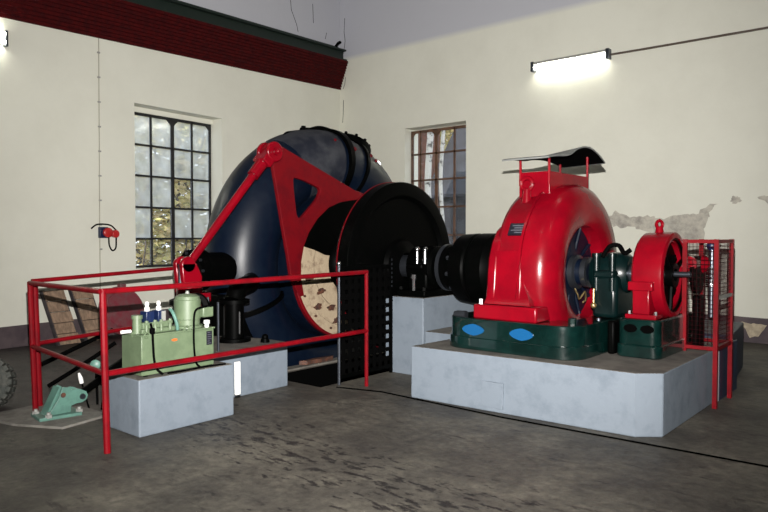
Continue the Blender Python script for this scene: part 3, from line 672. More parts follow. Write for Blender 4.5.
ring = [c + (u * cos(2 * pi * k / 20) + w * sin(2 * pi * k / 20)) * .06 for k in range(21)]; tube(bm, ring, .022, 8); cyl(bm, c + V((0, -.01, -.24)), c + V((0, 0, -.05)), .055, .04, 14); obj('lifting_eye', bm, RED, gen)
a = radians(151); rr = .852; e = V((0, cos(a), sin(a))); tng = V((0, -sin(a), cos(a))); 
np_ = V((-3.10, YS, ZS)) + e * rr
bm = newbm(); obox(bm, np_, (.105, .012, .062), M((V((1, 0, 0)), e, V((1, 0, 0)).cross(e))).transposed()); pl = obj('name_plate', bm, PLATE, gen, label='dark metal name plate')
bm = newbm(); zz = V((1, 0, 0)).cross(e); zz = zz if zz.z > 0 else -zz
for k, (hw, off) in enumerate(((.075, .036), (.05, .012), (.08, -.012), (.04, -.036))): obox(bm, np_ + e * .0125 + zz * off, (hw, .002, .005), M((V((1, 0, 0)), e, zz)).transposed())
obj('raised_lettering', bm, TEXTM, pl)

# ---------------------------------------------------------------- bearing between generator and exciter
bb_ = thing('shaft_bearing', 'dark green-black bearing pedestal between the red generator and the small exciter', 'bearing', (-2.5, YS, .5))
bm = newbm(); box(bm, -2.38, -2.31, 5.95, 6.85, .5, .80); obj('pedestal_foot', bm, BLACK, bb_, bevel=.02)
bm = newbm(); box(bm, -2.60, -2.36, 6.12, 6.68, .80, 1.20); obj('pedestal', bm, BGREEN, bb_, bevel=.04)
bm = newbm(); lathe(bm, (-2.68, YS, ZS), AX, [(0, .1), (0, .16), (.06, .20), (.30, .20), (.36, .16), (.36, .1)], 32, True); obj('housing', bm, BGREEN, bb_)
bm = newbm(); box(bm, -2.58, -2.38, 6.10, 6.70, 1.17, 1.24); obj('bearing_cap', bm, BGREEN, bb_, bevel=.02)
for x in (-2.56, -2.41):
    bm = newbm(); cyl(bm, (x, 6.14, 1.05), (x, 6.14, 1.38), .032, .032, 14); cyl(bm, (x, 6.14, 1.37), (x, 6.14, 1.40), .045, .045, 14); obj('oil_pot', bm, BGREEN, bb_)
bm = newbm(); cyl(bm, (-2.56, 6.08, .92), (-2.56, 6.08, 1.07), .010, .010, 10); sphere(bm, (-2.56, 6.08, .915), .028); obj('drain_cock', bm, BRASS, bb_, label='brass drain cock')
bm = newbm(); cyl(bm, (-2.50, 6.06, .72), (-2.50, 6.06, .80), .022, .022, 10); obj('pipe_stub', bm, DSTEEL, bb_)
bm = newbm(); tube(bm, smooth_pts([(-2.55, 6.25, 1.36), (-2.5, 6.3, 1.46), (-2.42, 6.32, 1.47), (-2.36, 6.3, 1.4), (-2.3, 6.3, 1.43)]), .022, 8); obj('cable_loop', bm, BLACKM, bb_)
bm = newbm(); tube(bm, [(-2.70, YS, ZS), (-2.2, YS, ZS)], .085, 20); tag(obj('generator_shaft', bm, DSTEEL), 'short steel shaft stub between the generator mouth and the exciter', 'shaft')

# ---------------------------------------------------------------- exciter
eb = bed('machine_bed', 'small dark green bed with two black oval holes under the exciter', -2.29, -1.90, 5.90, 6.95, .08, .5, .835, rrect(-2.22, -1.98, 6.03, 6.8, .03))
for x in (-2.155, -2.01):
    bm = newbm(); prism(bm, [[(x + .058 * cos(q), .755 + .036 * sin(q)) for q in [2 * pi * k / 28 for k in range(28)]]], lambda a, b: (a, 5.913, b), (0, -.006, 0)); obj('oval_hole', bm, HOLE, eb, label='black oval opening')
exc = thing('exciter', 'small bright red drum-shaped exciter with a lifting eye on top', 'exciter', (-2.12, YS, .835))
EX0 = -2.197
bm = newbm(); lathe(bm, (EX0, YS, ZS), AX, [(0, .30), (0, .365), (.02, .385), (.235, .392), (.262, .387), (.272, .37), (.272, .338), (.235, .328), (.235, .30)], 72, True); obj('drum', bm, RED, exc)
bm = newbm(); lathe(bm, (EX0 + .02, YS, ZS), AX, [(0, .31), (.17, .32), (.17, .1), (.21, .09), (.21, .0)], 40); obj('armature', bm, BLACK, exc)
bm = newbm(); lathe(bm, (EX0 + .16, YS, ZS), AX, [(0, .335), (.10, .335), (.10, .32), (0, .32)], 64, True); obj('mouth_shade', bm, BLACK, exc)  # black ring added so the exciter's mouth looks shaded inside
bm = newbm()
for k in range(3):
    a = 2 * pi * k / 3 + .4; e = V((0, cos(a), sin(a))); tube(bm, [V((EX0 + .235, YS, ZS)) + e * .33, V((EX0 + .235, YS, ZS)) + e * .09], .022, 8)
lathe(bm, (EX0 + .21, YS, ZS), AX, [(0, .06), (0, .11), (.06, .11), (.06, .06)], 24, True); obj('end_spider', bm, BLACK, exc)
for k in range(4):
    a = 2 * pi * k / 4 + .75; e = V((0, cos(a), sin(a))); bm = newbm(); obox(bm, V((EX0 + .20, YS, ZS)) + e * .2, (.025, .03, .03), M.Rotation(a, 3, 'X')); obj('brush_holder', bm, BLACK, exc)
def exfoot(s):
    y = lambda q: YS + s * q
    bm = newbm(); y0, y1 = sorted((y(.26), y(.45))); box(bm, -2.22, -1.95, y0, y1, .835, .875); obj('foot', bm, RED, exc, bevel=.008)
    bm = newbm(); y0, y1 = sorted((y(.24), y(.41)))
    box(bm, -2.17, -2.02, y0, y1, .87, 1.10); obj('foot_web', bm, RED, exc, bevel=.012)
    bm = newbm(); y0, y1 = sorted((y(.3), y(.43))); box(bm, -2.205, -1.99, y0, y1, 1.08, 1.16); obj('side_lug', bm, RED, exc, bevel=.01)
    for x in (-2.20, -1.975):
        bm = newbm(); bolt(bm, (x + .01, y(.42), .875), (0, 0, 1), .016, .03); obj('bolt', bm, STEEL, exc)
exfoot(-1); exfoot(1)
c = V((-2.075, YS, 1.665)); bm = newbm()
tube(bm, [c + (V((.5, .85, 0)) * cos(2 * pi * k / 18) + V((0, 0, 1)) * sin(2 * pi * k / 18)) * .034 for k in range(19)], .016, 8); cyl(bm, (-2.075, YS, 1.585), (-2.075, YS, 1.645), .042, .028, 14); obj('lifting_eye', bm, RED, exc)
bm = newbm(); cyl(bm, (-1.975, YS, ZS + .01), (-1.80, YS, ZS + .01), .024, .024, 16); tag(obj('exciter_shaft', bm, DSTEEL), 'thin bright shaft end passing from the exciter into the red cage', 'shaft')

# ---------------------------------------------------------------- mesh cage and speed gear
cg = thing('mesh_cage', 'tall narrow red angle-iron cage with wire mesh at the shaft end', 'cage', (-1.8, 6.85, 0))
CX0, CX1, CY0, CY1 = -1.905, -1.635, 6.60, 7.13
for nm, x, y, z0 in (('post', CX0, CY0, .5), ('leg', CX1, CY0, 0), ('post', CX0, CY1, .5), ('leg', CX1, CY1, 0)):
    bm = newbm(); box(bm, x - .019, x + .019, y - .019, y + .019, z0, 1.53); obj(nm, bm, REDR, cg, smooth=False)
for z in (.54, 1.51):
    for y in (CY0, CY1):
        bm = newbm(); box(bm, CX0, CX1, y - .016, y + .016, z - .016, z + .016); obj('cross_bar', bm, REDR, cg, smooth=False)
    for x in (CX0, CX1):
        bm = newbm(); box(bm, x - .016, x + .016, CY0, CY1, z - .016, z + .016); obj('cross_bar', bm, REDR, cg, smooth=False)
bm = newbm(); box(bm, CX1 - .016, CX1 + .016, CY0, CY1, .985, 1.015); obj('cross_bar', bm, GALV, cg, smooth=False)
def mesh_panel(p0, du, dv, nu, nv, r=.0024):
    bm = newbm(); p0 = V(p0); du = V(du); dv = V(dv)
    for i in range(1, nu): tube(bm, [p0 + du * i / nu, p0 + du * i / nu + dv], r, 4)
    for j in range(1, nv): tube(bm, [p0 + dv * j / nv, p0 + dv * j / nv + du], r, 4)
    obj('wire_mesh', bm, WIRE, cg)
WZ = .96
mesh_panel((CX0, CY0, .54), (CX1 - CX0, 0, 0), (0, 0, WZ), 8, 24)
mesh_panel((CX1, CY0, 1.01), (0, CY1 - CY0, 0), (0, 0, .5), 13, 13)
mesh_panel((CX1, CY0, .54), (0, CY1 - CY0, 0), (0, 0, .46), 13, 12)
mesh_panel((CX0, CY1, .54), (CX1 - CX0, 0, 0), (0, 0, WZ), 8, 24)
mesh_panel((CX0, CY0, 1.515), (CX1 - CX0, 0, 0), (0, CY1 - CY0, 0), 8, 13)
spd = thing('speed_governor_drive', 'dark gear drive with a red cone and steel coil inside the red cage', 'gear drive', (-1.82, 6.95, .5))
bm = newbm(); cyl(bm, (-1.90, 6.70, 1.30), (-1.90, 7.05, 1.30), .07, .045, 18); cyl(bm, (-1.80, 6.8, 1.3), (-1.70, 6.8, 1.3), .09, .03, 18); obj('cone', bm, RED, spd)
bm = newbm(); box(bm, -1.90, -1.83, 6.80, 6.98, .5, 1.0); obj('gear_case', bm, BLACK, spd, bevel=.02)
bm = newbm(); cyl(bm, (-1.72, 6.78, .80), (-1.72, 6.78, 1.46), .03, .03, 14); obj('spindle', bm, DSTEEL, spd)
bm = newbm(); tube(bm, [(-1.72 + .045 * cos(k * .6), 6.78 + .045 * sin(k * .6), 1.08 + k * .0018) for k in range(110)], .008, 6); obj('spring', bm, STEEL, spd)
bm = newbm(); lathe(bm, (-1.89, 6.86, 1.19), AX, [(0, 0), (0, .18), (.04, .18), (.04, 0)], 28); obj('belt_pulley', bm, BLACK, spd)
bm = newbm(); sphere(bm, (-1.72, 6.78, 1.47), .05); obj('knob', bm, BLUEP, spd)

# ---------------------------------------------------------------- hydraulic power unit
hp = thing('hydraulic_power_unit', 'pale green hydraulic power unit with upright motor and valves', 'power unit', (-5.05, 3.2, .448))
TX0, TX1, TY0, TY1, TZ0, TZ1 = -5.17, -4.87, 2.845, 3.525, .455, .765
bm = newbm(); box(bm, TX0, TX1, TY0, TY1, TZ0, TZ1); obj('tank', bm, LGREEN, hp, bevel=.006)
bm = newbm(); box(bm, TX0 - .01, TX1 + .008, TY0 - .008, TY1 + .008, TZ1, TZ1 + .014); obj('tank_lid', bm, LGREEN, hp, bevel=.003)
bm = newbm(); box(bm, TX0, TX1 + .004, TY0 + .02, TY0 + .05, .448, .456); box(bm, TX0, TX1 + .004, TY1 - .05, TY1 - .02, .448, .456); obj('foot_rail', bm, BLACKM, hp)
mot = (-5.02, 3.365)
bm = newbm(); lathe(bm, (*mot, TZ1 + .014), (0, 0, 1), [(0, 0), (0, .125), (.02, .125), (.025, .104), (.07, .104), (.075, .112), (.235, .112), (.24, .106), (.265, .10), (.282, .07), (.29, 0)], 40); mo = obj('motor', bm, LGREEN, hp)
bm = newbm(); cyl(bm, (*mot, TZ1 + .30), (*mot, TZ1 + .325), .02, .012, 10); obj('eye_bolt', bm, GALV, mo)
bm = newbm(); box(bm, mot[0] + .05, mot[0] + .14, mot[1] + .06, mot[1] + .17, TZ1 + .10, TZ1 + .19); obj('junction_box', bm, LGREEN, mo, bevel=.012)
bm = newbm(); tube(bm, smooth_pts([(mot[0] + .14, mot[1] + .15, .96), (mot[0] + .2, mot[1] + .02, .965), (-4.855, 3.33, .93), (-4.855, 3.315, .80), (-4.86, 3.32, .62), (-4.855, 3.335, .5), (-4.83, 3.36, .456)]), .0085, 8); obj('cable', bm, BLACKM, hp)
bm = newbm(); tube(bm, smooth_pts([(-4.9, 2.945, .86), (-4.86, 2.935, .80), (-4.86, 2.94, .7), (-4.855, 2.945, .58), (-4.86, 2.97, .5), (-4.82, 3.0, .456)]), .010, 8); obj('cable', bm, BLACKM, hp)
bm = newbm(); cyl(bm, (-4.87, 2.94, .78), (-4.87, 2.94, .825), .022, .022, 10); obj('cable_gland', bm, BLACKM, hp)
bm = newbm(); tube(bm, smooth_pts([(-4.83, 3.05, .456), (-4.82, 3.2, .455), (-4.825, 3.4, .457), (-4.81, 3.6, .455)]), .008, 6); obj('cable', bm, BLACKM, hp)
# valve block with two solenoid valves
bm = newbm(); box(bm, -5.07, -4.92, 2.88, 3.18, TZ1 + .014, TZ1 + .05); box(bm, -5.05, -4.94, 2.90, 3.14, TZ1 + .05, TZ1 + .10); obj('valve_block', bm, LGREEN, hp, bevel=.006)
for y, mm in ((2.955, BLUEP), (3.06, GALV)):
    bm = newbm(); box(bm, -5.02, -4.925, y - .032, y + .032, TZ1 + .10, TZ1 + .19); v = obj('solenoid_valve', bm, BLUEP, hp, bevel=.006)
    bm = newbm(); box(bm, -4.926, -4.915, y - .004, y + .030, TZ1 + .105, TZ1 + .185); obj('valve_label', bm, mm, v)
    bm = newbm(); lathe(bm, (-4.97, y, TZ1 + .19), (0, 0, 1), [(0, 0), (0, .021), (.03, .021), (.032, .013), (.042, .013), (.05, .018), (.072, .014), (.08, 0)], 18); obj('white_knob', bm, WHITE, v, label='white knob on top of the valve')
for y in (2.91, 2.985, 3.04, 3.12):
    bm = newbm(); cyl(bm, (-4.90, y, TZ1 + .03), (-4.90, y, TZ1 + .12), .014, .014, 10); cyl(bm, (-4.90, y, TZ1 + .085), (-4.90, y, TZ1 + .105), .022, .022, 6); obj('pipe_fitting', bm, LGREEN, hp)
bm = newbm(); cyl(bm, (-5.0, 2.885, TZ1 + .014), (-5.0, 2.885, TZ1 + .13), .04, .035, 18); cyl(bm, (-5.0, 2.885, TZ1 + .13), (-5.0, 2.885, TZ1 + .16), .045, .045, 12); obj('filler_cap', bm, LGREEN, hp)
bm = newbm(); cyl(bm, (-4.95, 2.72, TZ1 + .045), (-4.95, 2.80, TZ1 + .045), .014, .014, 10); obj('handle', bm, WHITE, hp, label='white lever grip')
for p in ((-4.862, 2.89, .775), (-5.0, 2.862, .775), (-4.862, 3.25, .79)):
    bm = newbm(); tube(bm, [V(p) + V((0, .022 * cos(2 * pi * k / 14), .022 * sin(2 * pi * k / 14))) for k in range(15)], .007, 6); obj('lifting_ring', bm, LGREEN, hp)
bm = newbm(); tube(bm, smooth_pts([(-4.95, 3.15, .96), (-4.95, 3.18, .92), (-4.93, 3.20, .84), (-4.93, 3.21, .78)]), .014, 10); obj('return_pipe', bm, TEAL, hp, label='pale teal pipe beside the motor')
bm = newbm(); lathe(bm, (-4.90, 3.475, TZ1 + .014), (0, 0, 1), [(0, 0), (0, .018), (.03, .018), (.03, .026), (.06, .026), (.065, 0)], 14); obj('breather_cap', bm, WHITE, hp, label='white breather cap')
bm = newbm(); box(bm, TX1, TX1 + .003, 3.45, 3.505, .63, .747); lp = obj('instruction_plate', bm, PLATE, hp, label='dark instruction plate')
bm = newbm()
for k in range(6): box(bm, TX1 + .003, TX1 + .004, 3.457, 3.457 + (.03, .042, .035, .042, .025, .038)[k], .732 - k * .018, .737 - k * .018)
obj('printed_text', bm, TEXTM, lp)
bm = newbm(); prism(bm, [[(3.14 + .026 * cos(q) * (1.3 if k % 2 else .8), .71 + .011 * sin(q)) for k, q in [(k, 2 * pi * k / 12) for k in range(12)]]], lambda a, b: (TX1, a, b), (.002, 0, 0)); obj('maker_mark', bm, ORANGE, hp, label='small orange maker mark')
# small black pump beside the motor
pm = thing('oil_pump', 'small black pump with a dull red end disc beside the green motor', 'pump', (-5.45, 3.72, .462))
bm = newbm(); d = V((.75, -.65, 0)).normalized(); c = V((-5.45, 3.74, .90)); lathe(bm, c, d, [(-.2, 0), (-.2, .10), (-.02, .12), (0, .13), (.05, .13), (.05, .07), (.0, .06)], 28); box(bm, -5.56, -5.36, 3.70, 3.86, .462, .80); obj('body', bm, BLACK, pm, bevel=.01)
bm = newbm(); lathe(bm, c + d * .03, d, [(0, .06), (.03, .055), (.035, 0)], 20); obj('end_disc', bm, REDM, pm)
bm = newbm(); cyl(bm, (-5.42, 3.86, .462), (-5.42, 3.86, .98), .012, .012, 8); cyl(bm, (-5.36, 3.93, .462), (-5.36, 3.93, .93), .012, .012, 8); obj('pipe', bm, DSTEEL, pm)

# ---------------------------------------------------------------- guard railing
rl = thing('guard_railing', 'red tubular guard railing around the hydraulic unit', 'railing', (-5.4, 3.9, 0))
def rbar(name, p0, p1, r=.026, m=REDR):
    bm = newbm(); tube(bm, [p0, p1], r, 4 if name == 'x' else 10); obj(name, bm, m, rl)
FP = (-4.63, 2.43); LP_ = (-6.21, 2.60); RP = (-4.66, 5.27); BP = (-6.33, 2.69)
rbar('post', (*FP, 0), (-4.69, 2.44, 1.175), .025)
rbar('post', (*RP, 0), (*RP, 1.195), .020)
rbar('post', (*LP_, 0), (-6.30, 2.605, 1.15), .025)
rbar('post', (*BP, 0), (-6.40, 2.69, 1.15), .024)
rbar('rail', (-4.69, 2.42, 1.158), (-4.66, 5.28, 1.188), .022)
rbar('rail', (-4.665, 2.42, .565), (-4.66, 5.28, .578), .022)
rbar('rail', (-4.69, 2.43, 1.158), (-6.31, 2.605, 1.14), .021)
rbar('rail', (-4.665, 2.44, .565), (-6.26, 2.60, .58), .021)
rbar('rail', (-6.40, 2.66, 1.15), (-6.40, 4.16, 1.215), .02)
rbar('rail', (-6.36, 2.69, .585), (-6.36, 4.16, .66), .02)
rbar('post', (-6.40, 4.16, 0), (-6.40, 4.16, 1.225), .022)

# ---------------------------------------------------------------- floor bracket and ram
bk = thing('floor_bracket', 'mint green hinge bracket bolted to a pale floor pad', 'bracket', (-5.72, 2.6, 0))
bm = newbm(); prism(bm, [[(-6.35, 2.20), (-5.9, 2.28), (-5.48, 2.50), (-5.58, 2.95), (-6.05, 2.92), (-6.4, 2.66)]], lambda a, b: (a, b, 0), (0, 0, .02)); obj('floor_pad', bm, mat('pale_grout', (.19, .18, .16), .85, col2=(.13, .12, .105), scale=9), bk, smooth=False, label='pale concrete pad')
bm = newbm(); obox(bm, (-5.87, 2.63, .033), (.13, .17, .014), M.Rotation(radians(-8), 3, 'Z')); obj('base_plate', bm, TEAL, bk, bevel=.004)
def cheek(x):
    raw = [(2.462, .085), (2.545, .20), (2.583, .296), (2.60, .304), (2.655, .268), (2.709, .272), (2.745, .258), (2.785, .235), (2.80, .20), (2.785, .165), (2.75, .147), (2.70, .147), (2.655, .135), (2.65, .085)]
    pts = [(y * 1.028, 1.55 - (1.55 - z) * 1.028) for y, z in raw]
    bm = newbm(); prism(bm, [pts, circ2(2.75 * 1.028, 1.55 - 1.352 * 1.028, .024, 16)], lambda a, b: (x, a, b), (.022, 0, 0)); obj('cheek_plate', bm, TEAL, bk, bevel=.003, smooth=False)
cheek(-5.95); cheek(-5.83)
bm = newbm(); obox(bm, (-5.88, 2.585, .15), (.055, .009, .13), M.Rotation(radians(-27), 3, 'X')); obj('stiffener', bm, TEAL, bk)
bm = newbm(); cyl(bm, (-5.96, 2.827, .160), (-5.795, 2.827, .160), .024, .024, 14); obj('pin', bm, DSTEEL, bk)
bm = newbm(); cyl(bm, (-5.812, 2.66, .2), (-5.804, 2.66, .2), .022, .022, 12); obj('rust_spot', bm, RUST, bk, label='rusty brown hole')
for x, y in ((-5.77, 2.52), (-5.77, 2.78), (-5.97, 2.50)):
    bm = newbm(); cyl(bm, (x, y, .04), (x, y, .065), .03, .03, 6); cyl(bm, (x, y, .065), (x, y, .085), .016, .016, 10); obj('anchor_bolt', bm, GALV, bk)
bm = newbm(); cyl(bm, (-5.87, 2.83, .165), (-5.93, 3.05, .25), .035, .035, 14); cyl(bm, (-5.93, 3.05, .25), (-6.1, 3.65, .46), .06, .065, 18)
tag(obj('hydraulic_ram', bm, BLACK), 'black hydraulic ram slanting up from the mint bracket behind the power unit', 'ram')
lvr = thing('hand_lever', 'thin lever with a small white grip behind the mint bracket', 'lever', (-5.98, 2.95, 0))
bm = newbm(); tube(bm, [(-6.0, 2.915, .235), (-6.0, 2.905, .28), (-6.0, 2.89, .33)], [.018, .02, .010], 10); obj('grip', bm, WHITE, lvr, label='white grip')
bm = newbm(); cyl(bm, (-6.0, 2.915, .24), (-5.98, 2.97, 0.0), .009, .009, 8); obj('rod', bm, BLACKM, lvr)
# hoses and a pole on the floor behind the railings
for i, (pts, r, lab) in enumerate((
    ([(-6.9, 2.95, .29), (-6.95, 3.2, .36), (-7.0, 3.5, .45), (-7.0, 3.75, .54)], .025, 'black pole leaning behind the railing, lower end near the corner posts'),
    ([(-7.1, 3.1, .02), (-6.95, 3.35, .2), (-6.85, 3.7, .42)], .022, 'black pole crossing behind the front post towards the pump'),
    ([(-5.75, 2.98, .03), (-5.9, 3.1, .18), (-6.0, 3.25, .2), (-6.1, 3.35, .03)], .02, 'black hose arching on the floor left of the tank'),
    ([(-5.65, 3.02, .03), (-5.8, 3.15, .22), (-5.95, 3.35, .24), (-6.05, 3.5, .03)], .02, 'second black hose arching on the floor against the tank'))):
    bm = newbm(); tube(bm, smooth_pts(pts), r, 8); tag(obj('hose' if i > 1 else 'pole', bm, BLACKM), lab, 'hose' if i > 1 else 'pole')
vh = thing('valve_handle', 'small teal round valve handle left of the green tank', 'valve', (-6.05, 3.08, 0))
bm = newbm(); lathe(bm, (-6.05, 3.075, .375), V((.8, -.55, .1)), [(0, 0), (0, .04), (.04, .045), (.05, .025), (.05, 0)], 18); obj('hand_wheel', bm, TEAL, vh)
bm = newbm(); cyl(bm, (-6.06, 3.08, .37), (-6.06, 3.09, 0), .012, .012, 8); obj('stem', bm, BLACKM, vh)

# ---------------------------------------------------------------- things along the left wall
def pallet(u0, w, label, tilt, skew):
    t = thing('wooden_pallet', label, 'pallet', LW(u0, .3, 0), 'pallets against the left wall')
    h = .78
    def P(a, o, s):      # a across, o off the pallet face, s up along it
        return LW(u0 + a + skew * s, .40 - tilt * s / h + o, s)
    def bar(a0, a1, o0, o1, s0, s1):
        bm = newbm(); vs = [bm.verts.new(P(a, o, s)) for o in (o0, o1) for s in (s0, s1) for a in (a0, a1)]
        for f in ((0, 2, 3, 1), (4, 5, 7, 6), (0, 1, 5, 4), (2, 6, 7, 3), (0, 4, 6, 2), (1, 3, 7, 5)): bm.faces.new([vs[i] for i in f])
        return bm
    for k in range(5):
        s0 = .01 + k * .155; obj('board', bar(-w / 2 + .02 * (k % 2), w / 2, 0, .022, s0, s0 + .145), WOOD, t, smooth=False)
    for a in (-w / 2 - .01, w / 2 - .03): obj('bearer', bar(a, a + .04, -.09, -.002, .0, h), DWOOD, t, smooth=False)
pallet(6.56, .30, 'weathered wooden pallet leaning on the left wall, nearer the corner posts', .27, .14)
pallet(6.13, .30, 'weathered wooden pallet leaning on the left wall beside the crimson disc', .27, .14)
dr = thing('round_cover', 'round dusty crimson cover disc leaning on the left wall beside the pallets', 'cover', LW(5.6, .2, 0))
c = LW(5.60, .22, .40); d = (NL + V((0, 0, .3))).normalized()
bm = newbm(); lathe(bm, c - d * .04, d, [(0, 0), (0, .385), (.03, .39), (.05, .37), (.05, .30), (.08, .28), (.09, .0)], 56); obj('disc', bm, DRUMR, dr)
bm = newbm(); box(bm, c.x - .08, c.x + .03, c.y - .05, c.y + .05, .735, .82); obj('lug', bm, DRUMR, dr, bevel=.015)
ty = thing('worn_tyre', 'grey notched rubber tyre at the edge of the picture beside the red corner posts', 'tyre', (-6.75, 2.42, 0))
c = V((-6.70, 2.36, .225)); d = V((.8, -.55, .22)).normalized()
bm = newbm(); lathe(bm, c, d, [(-.09, .12), (-.10, .175), (-.08, .215), (-.04, .228), (.04, .228), (.08, .215), (.10, .175), (.09, .12), (.05, .10), (-.05, .10)], 48, True); obj('casing', bm, RUBBER, ty)
u, w, dd = frame_of(d)
for k in range(22):
    a = 2 * pi * k / 22; e = u * cos(a) + w * sin(a); q = d.cross(e)
    for s in (-.055, .055):
        bm = newbm(); obox(bm, c + e * .226 + d * s, (.020, .024, .045), M((e, q, d)).transposed()); obj('tread_lug', bm, RUBBER, ty, bevel=.004)
# wall wiring
bm = newbm(); tube(bm, [LW(5.83, .012, 4.62), LW(5.84, .012, 3.0), LW(5.85, .012, 1.75), LW(5.85, .012, .28)], .009, 6)
cw = obj('wall_cable', bm, mat('cream_cable', (.38, .36, .30), .6)); tag(cw, 'thin vertical cable clipped to the left wall from the corbel to the floor', 'cable')
bm = newbm()
for k in range(11): p = LW(5.835, .014, .6 + k * .38); obox(bm, p, (.012, .02, .012), M.Identity(3))
obj('cable_clip', bm, GALV, cw)
sk = thing('wall_socket', 'pair of red wall plugs on the vertical cable with a dangling lead', 'socket', LW(5.77, .03, 1.6))
bm = newbm(); p = LW(5.80, .03, 1.62); obox(bm, p, (.035, .07, .085), M.Rotation(radians(3.9), 3, 'Z')); obj('socket_box', bm, BLUEP, sk, bevel=.008)
for u_, r in ((5.755, .075), (5.63, .06)):
    bm = newbm(); q = LW(u_, .06, 1.62 if r > .07 else 1.60); lathe(bm, q, NL, [(-.06, 0), (-.06, r * .8), (.0, r), (.05, r), (.06, r * .8), (.06, 0)], 24); obj('red_plug', bm, SOCKR, sk)
bm = newbm(); tube(bm, smooth_pts([LW(6.0, .03, 1.68), LW(5.92, .04, 1.74), LW(5.8, .05, 1.75), LW(5.68, .05, 1.73), LW(5.60, .06, 1.66)]), .012, 8)
tube(bm, smooth_pts([LW(5.74, .08, 1.55), LW(5.73, .08, 1.42), LW(5.68, .08, 1.34), LW(5.62, .08, 1.38), LW(5.61, .08, 1.54)]), .012, 8); obj('lead', bm, BLACKM, sk)

# ---------------------------------------------------------------- fluorescent lamps
lm = thing('fluorescent_lamp', 'lit fluorescent tube lamp on the back wall above the red generator', 'lamp', (-5.15, CY - .06, 4.52))
LX0, LX1, LZ = -5.79, -4.43, 4.55
bm = newbm(); box(bm, LX0, LX1, CY - .13, CY - .004, LZ + .045, LZ + .085); obj('batten', bm, GALV, lm, bevel=.006)
for x in (LX0, LX1):
    bm = newbm(); box(bm, x - .03, x + .03, CY - .13, CY - .002, LZ - .07, LZ + .10); obj('end_cap', bm, DSTEEL, lm, bevel=.008)
bm = newbm(); cyl(bm, (LX0 + .03, CY - .085, LZ), (LX1 - .03, CY - .085, LZ), .028, .026, 16); obj('tube', bm, TUBE, lm)
bm = newbm(); tube(bm, [(LX1 + .03, CY - .03, 4.56), (-3.9, CY - .03, 4.555), (-2.1, CY - .03, 4.55), (3.5, CY - .03, 4.55)], .018, 8); tag(obj('conduit_pipe', bm, mat('brown_conduit', (.09, .065, .05), .5)), 'thin brown conduit running along the back wall from the lamp', 'conduit')
l2 = thing('fluorescent_lamp', 'lit twin-tube lamp on the left wall at the edge of the picture', 'lamp', LW(7.8, .06, 4.25))
def lwb(bm, u0, u1, o0, o1, z0, z1):
    vs = [bm.verts.new(LW(u, o, z)) for u in (u0, u1) for z in (z0, z1) for o in (o0, o1)]
    for f in ((0, 1, 3, 2), (4, 6, 7, 5), (0, 4, 5, 1), (2, 3, 7, 6), (0, 2, 6, 4), (1, 5, 7, 3)): bm.faces.new([vs[i] for i in f])
bm = newbm(); lwb(bm, 7.25, 8.5, .003, .03, 4.2, 4.36); obj('batten', bm, GALV, l2)
for u in (7.235, 8.51):
    bm = newbm(); lwb(bm, u - .015, u + .015, .002, .09, 4.17, 4.385); obj('end_cap', bm, DSTEEL, l2)
for z in (4.225, 4.335):
    bm = newbm(); cyl(bm, LW(7.25, .06, z), LW(8.49, .06, z), .026, .026, 14); obj('tube', bm, TUBE, l2)

# ---------------------------------------------------------------- outdoors, seen through the windows
bm = newbm(); box(bm, -30, -11.7, -4, 26, -.4, -.2); struct(obj('ground', bm, GROUND, smooth=False))
bm = newbm(); box(bm, -11.7, 8, 12.2, 26, -.4, -.2); struct(obj('ground', bm, GROUND, smooth=False))
def thicket(label, boxr, nleaf, nbr, seed, leafm, barkm, size=.09):
    rnd = random.Random(seed); t = thing('bush', label, 'bush', ((boxr[0] + boxr[1]) / 2, (boxr[2] + boxr[3]) / 2, -.2))
    x0, x1, y0, y1, z0, z1 = boxr
    bm = newbm()
    for _ in range(nbr):
        p = V((rnd.uniform(x0, x1), rnd.uniform(y0, y1), -.2)); pts = [p]; d = V((rnd.uniform(-.4, .4), rnd.uniform(-.4, .4), 1))
        for k in range(6):
            d = (d + V((rnd.uniform(-.35, .35), rnd.uniform(-.35, .35), 0))).normalized(); p = p + d * (z1 - z0) / 5.5; p.x = min(max(p.x, x0 - .5), x1 + .5); p.y = max(min(p.y, y1 + .5), y0 - .5); pts.append(p.copy())
        r0 = rnd.uniform(.012, .05); tube(bm, pts, [r0 * (1 - .13 * k) for k in range(7)], 5)
    obj('branches', bm, barkm, t)
    bm = newbm()
    for _ in range(nleaf):
        c = V((rnd.uniform(x0, x1), rnd.uniform(y0, y1), z0 + (z1 - z0) * rnd.random() ** 1.15))
        n_ = V((rnd.gauss(0, 1), rnd.gauss(0, 1), rnd.gauss(0, 1))).normalized(); u, w, _ = frame_of(n_); s = size * rnd.uniform(.5, 1.2)
        bm.faces.new([bm.verts.new(c + u * s * a + w * s * b) for a, b in ((-1, 0), (0, -.5), (1, 0), (0, .5))])
    o = obj('foliage', bm, leafm, t, smooth=False); o['kind'] = 'stuff'
    return t
thicket('yellow-green autumn bush outside the left window', (-16.5, -13.4, 6, 13.5, -.2, 5.4), 24000, 60, 3, LEAF, BARK, .12)
thicket('golden autumn bush outside the back window beside the brick wall', (-14.0, -12.35, 18.7, 20.1, -.2, 8.5), 5000, 14, 5, LEAF, BARK, .16)
b = thing('outbuilding', 'brick outbuilding wall outside the back window', 'building', (-12, 17.2, -.2))
bm = newbm(); box(bm, -15.0, -12.75, 16.6, 18.0, -.2, 6); obj('brick_wall', bm, OBRICK, b, smooth=False)
bm = newbm(); box(bm, -12.15, -4.5, 16.6, 18.0, -.2, 2.75); obj('dark_cladding', bm, mat('dark_boards', (.004, .004, .010), .6), b, smooth=False)
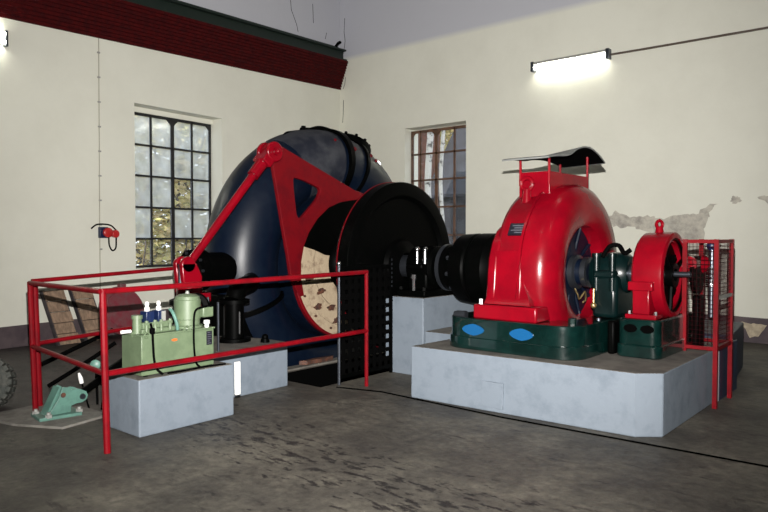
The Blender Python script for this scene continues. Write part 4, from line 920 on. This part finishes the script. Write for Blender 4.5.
bm = newbm(); prism(bm, [[(16.4, 2.72), (16.4, 2.8), (18.3, 5.35), (18.3, 5.25)]], lambda a, b_: (-12.2, a, b_), (8, 0, 0)); obj('slate_roof', bm, mat('slate', (.003, .0035, .007), .7, col2=(.010, .011, .02), scale=1.5), b, smooth=False)
for i, (x, y, r, lab) in enumerate(((-10.75, 14.6, .09, 'pale trunk added for a reflection streak in the back window, by the brick wall'), (-10.05, 14.2, .05, 'thin pale trunk added for a reflection streak in the back window, before the dark cladding'))):  # pale trunks standing in for reflection streaks in the panes
    bm = newbm(); tube(bm, smooth_pts([(x, y, -.2), (x + .1, y, 1.5), (x - .02, y + .05, 3), (x + .12, y, 4.6), (x + .1, y, 6)]), r, 10); tag(obj('streak_trunk', bm, STREAK), lab, 'tree')

# ---------------------------------------------------------------- light, world, camera
w = bpy.data.worlds.new('world'); sc.world = w; w.use_nodes = True
bg = w.node_tree.nodes['Background']; bg.inputs[0].default_value = (.86, .93, 1, 1); bg.inputs[1].default_value = 2.2
def lamp(name, kind, loc, energy, col, size=None, aim=None, **kw):
    l = bpy.data.lights.new(name, kind); l.energy = energy; l.color = col
    o = bpy.data.objects.new(name, l); COL.objects.link(o); o.location = loc
    if kind == 'AREA':
        l.shape = 'RECTANGLE'; l.size, l.size_y = size
    elif size is not None: l.shadow_soft_size = size
    if aim is not None: o.rotation_euler = (V(aim) - V(loc)).to_track_quat('-Z', 'Y').to_euler()
    for k, v in kw.items(): setattr(l, k, v)
    return o
FW = V((-cos(radians(50)), sin(radians(50)), 0))
lamp('camera_flash', 'SPOT', V((0, 0, 1.80)) + FW * .05, 5100, (1, .97, .93), .006, V((0, 0, 1.80)) + FW * 10 + V((0, 0, .6)), spot_size=radians(92), spot_blend=1.)
sun = lamp('daylight_sun', 'SUN', (-20, -20, 15), 9.0, (1, .93, .8), radians(1), None); sun.rotation_euler = V((.03, 1, -.8)).to_track_quat('-Z', 'Y').to_euler()
for i, (x, y) in enumerate(((-6.5, 3.0), (-1.5, 7.5), (-2.0, 1.0), (2.5, 4.0))):  # unseen fill lights added under the ceiling
    lamp('fill_light', 'AREA', (x, y, HC - .25), 9, (1., .98, .88), (1.5, .4), (x, y, 0))

cam = bpy.data.cameras.new('camera'); co = bpy.data.objects.new('camera', cam); COL.objects.link(co)
co.location = (0, 0, 1.55); cam.sensor_width = 36; cam.lens = 36 * 680 / 768; cam.clip_start = .05; cam.clip_end = 200
p = radians(1.6005); F = V((FW.x * cos(p), FW.y * cos(p), -sin(p)))
co.rotation_euler = F.to_track_quat('-Z', 'Y').to_euler()
sc.camera = co
sc.view_settings.view_transform = 'Standard'; sc.view_settings.look = 'None'; sc.view_settings.gamma = 1; sc.view_settings.exposure = 0
sc.view_settings.use_curve_mapping = False
sc.cycles.use_denoising = True; sc.cycles.max_bounces = 6; sc.cycles.diffuse_bounces = 3; sc.cycles.transparent_max_bounces = 12
sc.cycles.sample_clamp_indirect = 6
